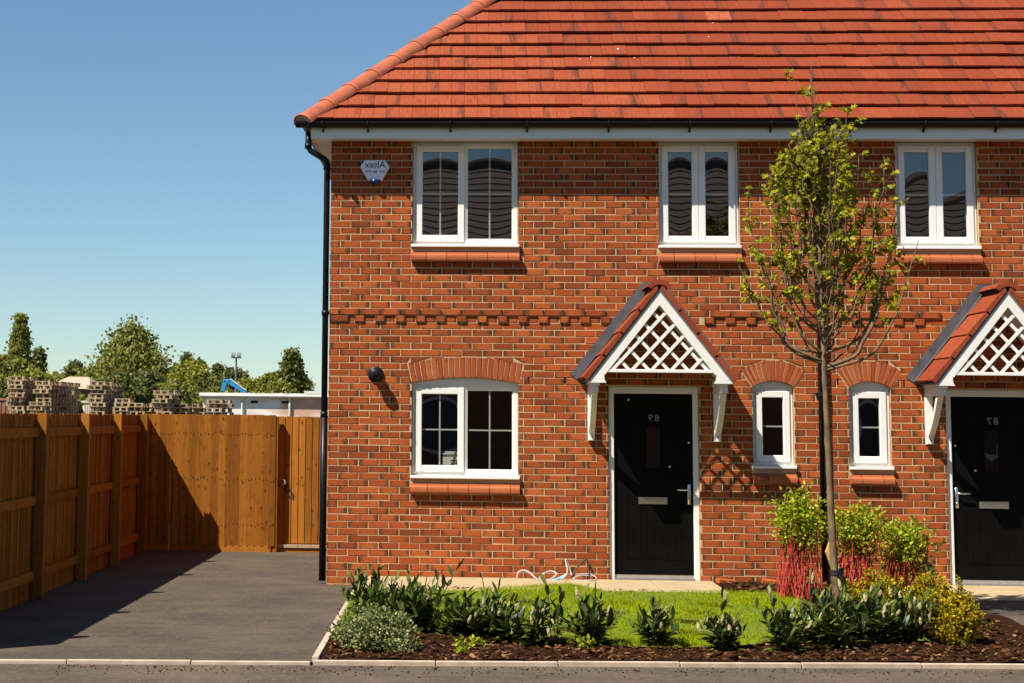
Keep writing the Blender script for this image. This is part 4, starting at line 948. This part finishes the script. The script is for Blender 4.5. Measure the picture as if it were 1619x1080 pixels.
# ------------------------------------------------------------------ other shrubs
def blob_cloud(root, name, centre, rad, ncl, per, spread, size, tmpl, faces, mat, stem=None, stem_r=.004, zmin=.02, bias=.6):
    C = []
    while len(C) < ncl:
        v = RNG.normal(0, 1, 3); v /= np.linalg.norm(v); v *= RNG.random() ** .33 * RNG.uniform(bias, 1.05); p_ = np.array(centre) + v * np.array(rad)
        if p_[2] > zmin: C.append(p_)
    C = np.array(C); P_ = np.repeat(C, per, 0) + RNG.normal(0, spread, (ncl * per, 3)); P_[:, 2] = np.maximum(P_[:, 2], zmin); n_ = len(P_)
    D_ = rdir(n_) * .8 + (P_ - np.array(centre)) / np.array(rad) * .5 + np.array([0, 0, .25])
    tt_ = RNG.random((n_, 3)); tt_[:, 0] = np.clip(np.repeat(RNG.random(ncl), per) * .5 + tt_[:, 0] * .5, 0, 1)
    cloud(name, P_, D_, rdir(n_, .1, 1), RNG.uniform(.7, 1.3, n_) * size, tmpl, faces, mat, root, tt_)
    return C
def stems_to(root, name, base, C, mat, r_, spread, nmax=60, wob=.012):
    mb = MB()
    for c in C[:nmax]:
        b = np.array(base) + np.array([random.gauss(0, spread[0]), random.gauss(0, spread[1]), 0]); mid = (b + c) / 2 + np.array([random.gauss(0, wob), random.gauss(0, wob), random.uniform(0, .03)]); mid[:2] = mid[:2] * .8 + b[:2] * .2
        mb.tube(spl([b, mid, c], 4), [r_] * 8 + [r_ * .5], 5)
    mb.build(name, mat, root, True)
b = gp(592, 1034); g = empty('variegated_shrub', tuple(b), 'low cream and green variegated shrub at the left corner of the bed', 'shrub')
C = blob_cloud(g, 'foliage', (b[0] - .02, b[1] + .25, .13), (.37, .42, .2), 300, 14, .022, .03, OVATE, OVATE_F, EUON, bias=.5); stems_to(g, 'stems', b + np.array([0, .2, 0]), C, GSTEM, .003, (.06, .06), 40)
C = blob_cloud(g, 'trailing_foliage', (b[0] + .16, b[1] + .12, .03), (.30, .2, .07), 60, 12, .02, .024, OVATE, OVATE_F, EUON, zmin=.015)
def dogwood(u0, u1, vt, vb, vbase, label, seed, ncl, stems, y=None):
    b = gp((u0 + u1) / 2, vbase); y = b[1]; t0 = pix(u0, (vt + vb) / 2, 1, y); t1 = pix(u1, (vt + vb) / 2, 1, y); zt = pix(u0, vt, 1, y)[2]; zb = pix(u0, vb, 1, y)[2]
    g = empty('dogwood_shrub', tuple(b), label, 'shrub', 'red stemmed dogwoods by the wall'); cx = (t0[0] + t1[0]) / 2; hx = (t1[0] - t0[0]) / 2 * 1.2
    C = blob_cloud(g, 'foliage', (cx, y, (zt + zb) / 2), (hx * .95, .24, (zt - zb) / 2 * 1.12), int(ncl * 1.5), 12, .045, .044, OVATE, OVATE_F, DOGLEAF, zmin=zb - .12, bias=.25)
    base = b + np.array([0, 0, -.02]); mb = MB()
    for i in range(stems):
        c = C[i % len(C)]; s = base + np.array([random.uniform(-hx, hx) * .62, random.gauss(0, .09), 0]); e = c + np.array([random.gauss(0, .03), random.gauss(0, .03), -.02])
        e[0] = s[0] * .3 + e[0] * .7; m_ = (s + e) / 2 + np.array([random.gauss(0, .05), random.gauss(0, .04), 0]); w_ = random.uniform(.45, .85); mb.tube(spl([s, m_, e], 4), [.0075 * w_] * 4 + [.006 * w_] * 3 + [.0045 * w_] * 2, 6)
    mb.build('red_stems', REDSTEM, g, True)
dogwood(1216, 1316, 776, 870, 950, 'tallest dogwood with dense red stems left of the young trunk', 1, 120, 58)
dogwood(1308, 1406, 798, 884, 950, 'dogwood with red stems just right of the young trunk', 2, 100, 60)
dogwood(1388, 1478, 820, 896, 948, 'shortest dogwood, rightmost, near the right hand door', 3, 90, 60)
def golden(u, v, hx, hy, hz, label, ncl, dark=False):
    b = gp(u, v); g = empty('golden_shrub', tuple(b), label, 'shrub', 'golden shrubs at the right of the bed'); mb = MB(); P_, D_, S_ = [], [], []
    for i in range(ncl):
        az = random.uniform(0, 2 * math.pi); le = random.random() ** .7 * (1.45 if random.random() < .25 else .9); e = b + np.array([math.cos(az) * hx * le, math.sin(az) * hy * le, hz * (1.05 - .42 * le) * random.uniform(.35, 1.0) * (1.15 if random.random() < .15 else 1)]); pp = spl([b + np.array([random.gauss(0, hx * .3), random.gauss(0, hy * .3), 0]), (b + e) / 2 + np.array([0, 0, -.02]), e], 5); mb.tube(pp, [.003] * len(pp), 5)
        for k in range(2, len(pp)):
            for _ in range(6): P_.append(pp[k] + RNG.normal(0, .008, 3)); dd = (e - b) / np.linalg.norm(e - b); D_.append(dd * .7 + RNG.normal(0, .6, 3)); S_.append(random.uniform(.018, .036))
    mb.build('stems', GSTEM, g, True); n_ = len(P_); cloud('foliage', P_, D_, rdir(n_, .1, 1), S_, OVATE, OVATE_F, GOLD, g)
golden(1518, 1020, .18, .2, .46, 'bright golden feathery shrub at the right end of the bed', 230)
golden(1470, 985, .24, .3, .48, 'golden shrub behind the laurels beside the right door', 170)
golden(1392, 955, .26, .14, .36, 'yellow shrub among the dogwood stems right of the trunk', 90)
golden(1340, 962, .2, .14, .3, 'small yellow shrub at the foot of the young tree', 40)
b = gp(1462, 935); g = empty('dwarf_conifer', tuple(b), 'small dark green conifer by the wall left of the right door', 'shrub'); blob_cloud(g, 'foliage', (b[0], b[1], .22), (.13, .13, .24), 60, 14, .02, .035, QUAD, QUAD_F, FAR[0]); mb = MB(); mb.tube([b, b + np.array([0, 0, .35])], [.012, .004], 6); mb.build('stem', DBARK, g)
for u, v, s_, lab in ((725, 1034, .07, 'small lime green weed in the mulch left of the door'), (925, 1030, .07, 'small pale weed at the foot of the compact laurel'), (752, 1026, .05, 'tiny green seedling in the mulch behind the lime weed')):
    b = gp(u, v); g = empty('weed', tuple(b), lab, 'weed'); blob_cloud(g, 'foliage', (b[0], b[1], .045), (s_, s_ * .7, .05), 10, 6, .012, .04, OVATE, OVATE_F, DOGLEAF, zmin=.02); mb = MB(); mb.tube([b, b + np.array([0, 0, .06])], .003, 5); mb.build('stem', GSTEM, g)
# brick rubble by the wall right of the door
for u, v, L_, rz, lab in ((1147, 922, .2, .3, 'broken orange brick lying by the path end'), (1222, 927, .24, -.1, 'half buried red brick lying along the wall')):
    q = pix(u, v, 1, -.12); mb = MB(); mb.box(-L_ / 2, L_ / 2, -.05, .05, 0, .05, (.9, .1, .2)); o = mb.build('loose_brick', BRICK, None, bevel=.006, label=lab, cat='brick'); o.location = (q[0], -.14, zg(q[0], -.14) + .0); o.rotation_euler = (.06, .1, rz)

# ------------------------------------------------------------------ pallet yard beyond the fence
PW, PD, PH = .58, .95, .150
def pallet_mesh():
    mb = MB(); t = lambda: (random.random(), .5, .5)
    for i in range(5): x = -PW / 2 + i * (PW - .09) / 4; mb.box(x, x + .09, -PD / 2, PD / 2, PH - .016, PH - .002, t())
    for y in (-PD / 2, -.05, PD / 2 - .1): mb.box(-PW / 2, PW / 2, y, y + .1, PH - .032, PH - .0165, t()); mb.box(-PW / 2, PW / 2, y, y + .1, 0, .016, t())
    for x in (-PW / 2, -.05, PW / 2 - .1):
        for y in (-PD / 2, -.05, PD / 2 - .1): mb.box(x + .01, x + .085, y + .002, y + .098, .0165, PH - .0325, t())
    return mb
PM = [pallet_mesh() for _ in range(4)]; PMM = [q.mesh('pallet', PALLET) for q in PM]
DY = 43.0
base = MB(); ORD = ['topmost', 'second from top', 'third from top', 'fourth from top', 'fifth from top', 'sixth from top', 'seventh from top', 'eighth from top', 'ninth from top', 'tenth from top', 'eleventh from top', 'twelfth from top', 'thirteenth from top', 'fourteenth from top']
def stack(u, vtop, dist, label, grp, thin=False):
    y = DY + dist; p_ = pix(u, vtop, 1, y); nl = max(3, int(round((p_[2] + .06) / .152)))
    for k in range(nl):
        z = -.06 + k * .152; jx, jy, rz = random.gauss(0, .045), random.gauss(0, .05), random.gauss(0, .05)
        if z < 1.3:
            q = random.choice(PM); base.add([(v_[0] + p_[0] + jx, v_[1] + y + jy, v_[2] + z) for v_ in q.v], q.f, q.t); continue
        o = bpy.data.objects.new('pallet', random.choice(PMM)); link(o); o.location = (p_[0] + jx, y + jy, z); o.rotation_euler = (0, 0, rz + (math.pi if random.random() < .5 else 0)); od = ORD[nl - 1 - k]; tag(o, label.replace('wooden pallet', od + ' wooden pallet'), 'pallet', 'pallets stacked in the yard')
ST = [(30, 598, 0, 'wooden pallet in the tall stack at the far left of the yard', 'far left stack'), (44, 598, 1.1, 'wooden pallet in the stack hiding behind the far left stack', 'behind far left stack'),
      (64, 632, -1.2, 'wooden pallet in the low stack before the left stacks', 'low left stack'),
      (74, 603, .2, 'wooden pallet in the second tall stack from the left', 'second stack'), (88, 605, 1.3, 'wooden pallet in the row just behind the second stack', 'row behind second stack'), (99, 607, 2.4, 'wooden pallet in the dark row left of the pale container', 'dark row'), (109, 608, 3.6, 'wooden pallet at the right end of the dark left row', 'dark row end'),
      (156, 604, 0, 'wooden pallet in the lone tall stack by the pale container', 'lone tall stack'), (168, 604, 1.1, 'wooden pallet in the shaded stack behind the lone tall stack', 'shaded stack behind'), (178, 606, 2.2, 'wooden pallet at the back right of the lone tall stack', 'back of lone stack'),
      (197, 633, 0, 'wooden pallet in the low stack right of the lone tall stack', 'low middle stack'), (219, 636, 0, 'wooden pallet in the low stack left of the stepped stack', 'low stack'), (234, 637, 1.2, 'wooden pallet in the dark gap left of the stepped stack', 'gap stack'),
      (259, 619, 0, 'wooden pallet in the stepped stack above the fence corner', 'stepped stack'), (271, 619, 1.1, 'wooden pallet in the shaded stack behind the stepped stack', 'behind stepped stack'),
      (288, 640, 1.0, 'wooden pallet in the low row behind the fence panel', 'low row'), (302, 640, 2.2, 'wooden pallet further along the low row behind the panel', 'low row second'), (315, 641, 3.4, 'wooden pallet at the end of the low row behind the panel', 'low row end'),
      (341, 634, .2, 'wooden pallet in the stack before the white building', 'stack before white building'), (355, 635, 1.2, 'wooden pallet in the dark stack before the white building', 'dark stack before white building')]
for a in ST: stack(*a)
base.build('stacked_pallets', PALLET, None, label='lower part of the pallet stacks hidden behind the fence', cat='pallets', kind='stuff')
def boxthing(name, u0, u1, vt, dist, depth, mat, label, cat, extra=None):
    y = DY + dist; a, b = pix(u0, vt, 1, y), pix(u1, vt, 1, y); r_ = empty(name, ((a[0] + b[0]) / 2, y, -.06), label, cat); mb = MB(); mb.box(a[0], b[0], y, y + depth, -.06, a[2]); mb.build('body', mat, r_, bevel=.02)
    mb = MB(); mb.box(a[0] - .05, b[0] + .05, y - .05, y + depth + .05, a[2] - .02, a[2] + .06); mb.build('lid', mat, r_)
    for i in range(1, 5): xx = a[0] + (b[0] - a[0]) * i / 5; mb = MB(); mb.box(xx - .03, xx + .03, y - .03, y + .01, -.06, a[2] - .1); mb.build('rib', mat, r_)
CONT = pmat('container_white', (.55, .52, .46), .7, .25, 2); RUST = pmat('container_rust', (.22, .1, .06), .8, .3, 2)
boxthing('storage_container', 131, 147, 636, 2, 2.0, CONT, 'small pale container beside the lone tall pallet stack', 'container')
boxthing('storage_container', -20, 15, 632, 3, 2.0, RUST, 'rust brown container at the left edge of the yard', 'container')
# white low building
def render_mat():
    mt, n, l, p = newmat('stained_render'); c = mixc(n, l, mapr(n, l, noise(n, l, .35, 5, (1, 1, 2)), .43, .6, 0, .8), (.70, .66, .6), (.42, .2, .1)); l.new(c, p.inputs['Base Color']); p.inputs['Roughness'].default_value = .9; return mt
RENDER = render_mat(); y = 62.0; a = pix(321, 624, 1, y); e = pix(720, 628, 1, y); wb = empty('white_building', (a[0], y, -.06), 'long low white building with brown stains behind the pallets', 'building')
mb = MB(); mb.box(a[0], e[0], y, y + 9, -.06, a[2] - .1); mb.build('wall', RENDER, wb)
mb = MB(); mb.box(a[0] - .15, e[0], y - .18, y + 9.2, a[2] - .1, a[2] + .1); mb.build('roof', CONT, wb)
mb = MB(); mb.tube([(a[0] - .1, y - .22, a[2] - .04), (e[0], y - .22, a[2] - .04)], .07, 8); mb.build('gutter', CONT, wb)
for u in (383, 458): q = pix(u, 640, 1, y - .1); mb = MB(); mb.tube([(q[0], y - .1, -.06), (q[0], y - .1, a[2] - .05)], .05, 8); mb.build('downpipe', CONT, wb)
for u, v in ((402, 635.5), (451, 636)): q = pix(u, v, 1, y); mb = MB(); mb.box(q[0] - .16, q[0] + .16, y - .03, y + .02, q[2] - .06, q[2] + .06); mb.build('vent', BLACKP, wb)
q0 = pix(486, 619, 1, y + 12); mb = MB(); mb.box(q0[0], q0[0] + 8, y + 10, y + 16, -.06, q0[2]); mb.build('rear_wing', CONT, wb)
OBF = pmat('far_brick', (.14, .07, .04), .9, .2, 4)
# pale pinkish gable roof among the trees
y = 95; a, b = pix(92, 594, 1, y), pix(125, 594, 1, y); fh = empty('far_house', (a[0], y, -.06), 'far house with pale pinkish tiled roof between the trees', 'house'); zl = pix(92, 612, 1, y)[2]; mb = MB(); mb.box(a[0] - .3, b[0] + .3, y + .3, y + 6, -.06, zl); mb.build('wall', OBF, fh)
mb = MB(); mb.add([(a[0] - 1, y, zl - .1), (b[0] + 1, y, zl - .1), (b[0], y + 3, a[2]), (a[0], y + 3, a[2]), (b[0] + 1, y + 6.3, zl - .1), (a[0] - 1, y + 6.3, zl - .1)], [(0, 1, 2, 3), (3, 2, 4, 5), (1, 4, 2), (5, 0, 3), (0, 5, 4, 1)]); mb.build('roof', pmat('pale_roof', (.42, .30, .22), .8, .1, 3), fh)
# blue loader crane arm and floodlight mast
BLUE = pmat('blue_paint', (.02, .22, .48), .4, .15, 3); y = 78; cr = empty('loader_crane', tuple(pix(388, 655, 1, y) * np.array([1, 1, 0])), 'bright blue folded crane arm rising behind the white building', 'crane')
q = [pix(u, v, 1, y) for u, v in ((352, 619), (352, 606), (356, 602), (361, 603), (378, 615), (389, 621), (400, 640))]
def arm(name, pa, pb, wa, wb_, m_):
    d = (pb - pa) / np.linalg.norm(pb - pa); s_ = np.array([-d[2], 0, d[0]]); mb = MB(); mb.prism([tuple(pa - s_ * wa), tuple(pb - s_ * wb_), tuple(pb + s_ * wb_), tuple(pa + s_ * wa)], (0, .35, 0)); mb.build(name, m_, cr, bevel=.03)
arm('grab_arm', q[0], q[2], .10, .13, BLUE); arm('elbow', q[2] - np.array([.12, 0, 0]), q[3] + np.array([.1, 0, 0]), .1, .12, BLUE); arm('boom', q[3], q[5], .13, .1, BLUE); arm('ram', q[3] + np.array([.1, -.05, .14]), q[5] + np.array([0, -.05, .12]), .03, .03, CONT); arm('column', q[5] + np.array([0, .02, 0]), np.array([q[6][0], y, -.06]), .15, .2, BLUE)
y = 100; a = pix(372, 655, 1, y); t = pix(371, 566, 1, y); fm = empty('floodlight_mast', (a[0], y, -.06), 'thin floodlight mast with twin lamps above the trees', 'lamp post'); mb = MB(); mb.tube([(a[0], y, -.06), (a[0], y, t[2])], [.1, .06], 8); mb.build('pole', GREYV, fm)
mb = MB(); mb.box(a[0] - .35, a[0] + .35, y - .05, y + .05, t[2] - .02, t[2] + .06); mb.build('crossbar', GREYV, fm)
for s in (-1, 1): mb = MB(); mb.prism([(a[0] + s * .2 - .13, y - .2, t[2] + .05), (a[0] + s * .2 + .13, y - .2, t[2] + .05), (a[0] + s * .2 + .13, y + .1, t[2] + .22), (a[0] + s * .2 - .13, y + .1, t[2] + .22)], (0, -.03, .16)); mb.build('lamp_head', ALU, fm)

# ------------------------------------------------------------------ far trees
def far_tree(u, vtop, half, dist, mat, label, seed, shape='round', vbot=650, ncl=150, per=46, name='broadleaf_tree'):
    y = dist; c = pix(u, vtop, 1, y); e = pix(u + half, vtop, 1, y); rx = e[0] - c[0]; zt = c[2]; root = empty(name, (c[0], y, -.06), label, 'tree', 'trees beyond the pallet yard')
    rg = np.random.default_rng(seed); zb = .8 if shape != 'cone' else .5; sp = max(.2, .12 * rx); H_ = zt - zb - sp * .9; C = []
    while len(C) < ncl:
        f = rg.random(); t = rg.uniform(0, 2 * math.pi)
        if shape == 'cone': R_ = rx * (1.02 - f) ** .8 * 1.1 * (.85 + .15 * math.sin(f * 17 + seed)) + .1
        elif shape == 'willow': R_ = rx * (math.sin(math.pi * min(1, (f * .82 + .18)) ** 1.0)) ** .8 * 1.05
        else: R_ = rx * math.sqrt(max(.02, 1 - (2 * f - .72) ** 2 / 1.64)) if f < .98 else rx * .2
        rr = R_ * rg.random() ** .42 * rg.uniform(.85, 1.12); C.append((c[0] + rr * math.cos(t), y + rr * math.sin(t) * .9, zb + f * H_))
    C = np.array(C); n_ = ncl * per; P_ = np.repeat(C, per, 0) + rg.normal(0, 1, (n_, 3)) * np.array([sp, sp, sp * (1.5 if shape == 'willow' else .8)]); P_[:, 2] = np.maximum(P_[:, 2], .0)
    D_ = rdir(n_) + (np.array([0, 0, -1.1]) if shape == 'willow' else np.array([0, 0, .2])); tt_ = rg.random((n_, 3)); tt_[:, 0] = np.clip(np.repeat(rg.random(ncl), per) * .6 + tt_[:, 0] * .4, 0, 1)
    cloud('crown', P_, D_, rdir(n_, -.2, 1), rg.uniform(.12, .3, n_) * (.8 + .07 * rx), QUAD, QUAD_F, mat, root, tt_)
    mb = MB(); tr_ = max(.08, .035 * H_); mb.tube([(c[0], y, -.1), (c[0] + .05 * rx, y, zb + H_ * .4), (c[0], y, zb + H_ * .93)], [tr_, tr_ * .6, tr_ * .1], 8)
    for k in range(9):
        q = C[rg.integers(ncl)]; h0 = zb + (q[2] - zb) * rg.uniform(.3, .7); mb.tube([(c[0], y, h0), tuple((np.array([c[0], y, h0]) + q) / 2 + np.array([0, 0, .1])), tuple(q)], [tr_ * .4, tr_ * .25, tr_ * .08], 6)
    mb.build('trunk', DBARK, root, True)
DK, MD, LT = FAR
TREES = [(34, 496, 24, 128, MD, 'tall pointed tree at the left edge of the sky', 'cone', 150), (12, 560, 40, 120, MD, 'broad green tree at the left edge under the pointed one', 'round', 150), (62, 548, 22, 132, DK, 'narrow dark tree just right of the pointed tree', 'cone', 90), (55, 585, 36, 112, LT, 'light green bush behind the second pallet stack', 'round', 130), (-12, 590, 30, 108, LT, 'light bush cut by the left edge', 'round', 90),
         (118, 571, 20, 140, DK, 'small dark tree in the gap left of the willow', 'round', 90), (136, 586, 26, 120, LT, 'light leafy tree left of the willow', 'round', 110), (104, 611, 26, 88, LT, 'pale bush in front of the pink roof', 'round', 70),
         (208, 521, 56, 125, MD, 'big round willow, the tallest tree in the middle', 'willow', 300), (190, 590, 34, 108, DK, 'dark bush at the foot of the willow', 'round', 120), (240, 585, 34, 112, DK, 'dark foliage right of the willow foot', 'round', 130),
         (296, 558, 16, 140, DK, 'dark pointed tree top right of the willow', 'cone', 80), (302, 572, 34, 122, LT, 'light green rounded tree right of the willow', 'round', 190), (318, 560, 14, 130, MD, 'slim green tree beside the light rounded tree', 'cone', 80), (275, 600, 22, 106, MD, 'low green bush behind the stepped pallet stack', 'round', 90),
         (347, 574, 17, 135, DK, 'dark tree left of the floodlight mast', 'cone', 90), (372, 582, 26, 128, DK, 'dark tree behind the floodlight mast', 'round', 120), (345, 612, 26, 104, MD, 'low hedge bush left of the blue crane', 'round', 80), (392, 597, 17, 118, LT, 'small light tree right of the floodlight mast', 'round', 90),
         (428, 592, 28, 120, LT, 'light green tree left of the dark conical one', 'round', 140), (462, 553, 30, 116, DK, 'dark conical tree beside the house corner', 'cone', 230), (478, 590, 20, 122, MD, 'green shoulder of foliage behind the conical tree', 'round', 80), (410, 612, 22, 104, MD, 'low green bush above the white roof', 'round', 70)]
TREES += [(160, 600, 24, 116, MD, 'green bush filling the gap left of the willow foot', 'round', 90), (330, 598, 24, 118, DK, 'dark bush between the light tree and the mast', 'round', 90), (445, 603, 24, 114, MD, 'low bush between the two trees by the house', 'round', 80), (85, 590, 22, 118, MD, 'green bush left of the far pink roof', 'round', 80), (265, 588, 24, 124, MD, 'green tree between the willow and the light tree', 'round', 100), (24, 600, 30, 104, DK, 'dark bush behind the far left pallet stack', 'round', 80)]
for i, (u, vt, hf, ds, mt_, lab, shp, nc) in enumerate(TREES): far_tree(u, vt + 2, hf * 1.28, ds, mt_, lab, 900 + i, shp, ncl=int(nc * 1.5), name='conifer_tree' if shp == 'cone' else ('willow_tree' if shp == 'willow' else 'broadleaf_tree'))

# ------------------------------------------------------------------ house across the street, mirrored in the upper windows
oh = empty('opposite_house', (2, -27, 0), 'dark roofed house across the street, seen only mirrored in the upper windows', 'house')
OB = pmat('opposite_brick', (.3, .11, .05), .9, .2, 6); OT = pmat('opposite_tile', (.16, .125, .11), .8, .2, 4)
mb = MB(); mb.box(-12, 17.3, -32.6, -24.4, -.06, 5.2); mb.build('wall', OB, oh)
mb = MB(); th = R(39); g = .29; Lr = 4.35 / math.cos(th); k = 0; s = 0
while s < Lr:
    s1 = min(s + g + .03, Lr); inset0 = s * math.cos(th); inset1 = s1 * math.cos(th)
    for sgn in (1, -1):
        yy = lambda s_, h: -28.5 + sgn * (4.35 - s_ * math.cos(th) + h * math.sin(th)); zz = lambda s_, h: 5.22 + s_ * math.sin(th) + h * math.cos(th)
        mb.add([(-12.3 + inset0, yy(s, .032), zz(s, .032)), (17.6 - inset0, yy(s, .032), zz(s, .032)), (17.6 - inset1, yy(s1, .012), zz(s1, .012)), (-12.3 + inset1, yy(s1, .012), zz(s1, .012)), (-12.3 + inset0, yy(s, 0), zz(s, 0)), (17.6 - inset0, yy(s, 0), zz(s, 0))], [(0, 1, 2, 3), (4, 5, 1, 0)])
    s += g
mb.add([(-12.3, -32.85, 5.22), (-12.3, -24.15, 5.22), (-7.95, -28.5, 8.73), (17.6, -32.85, 5.22), (17.6, -24.15, 5.22), (13.25, -28.5, 8.73)], [(0, 1, 2), (3, 5, 4), (0, 3, 4, 1)]); mb.build('roof', OT, oh)
mb = MB(); mb.tube([(-7.95, -28.5, 8.77), (13.25, -28.5, 8.77)], .13, 10); mb.tube([(13.25, -28.5, 8.77), (17.6, -24.15, 5.27)], .12, 10); mb.build('ridge', OT, oh)
for i in range(8):
    for z in (1.0, 3.4):
        xx = -10.5 + i * 3.5; mb = MB(); mb.box(xx, xx + 1.3, -24.41, -24.36, z, z + 1.2); w = mb.build('window', UPVC, oh); mb = MB(); mb.box(xx + .08, xx + 1.22, -24.357, -24.35, z + .08, z + 1.12); mb.build('pane', DARKIN, w)
print('objects', len(bpy.data.objects))
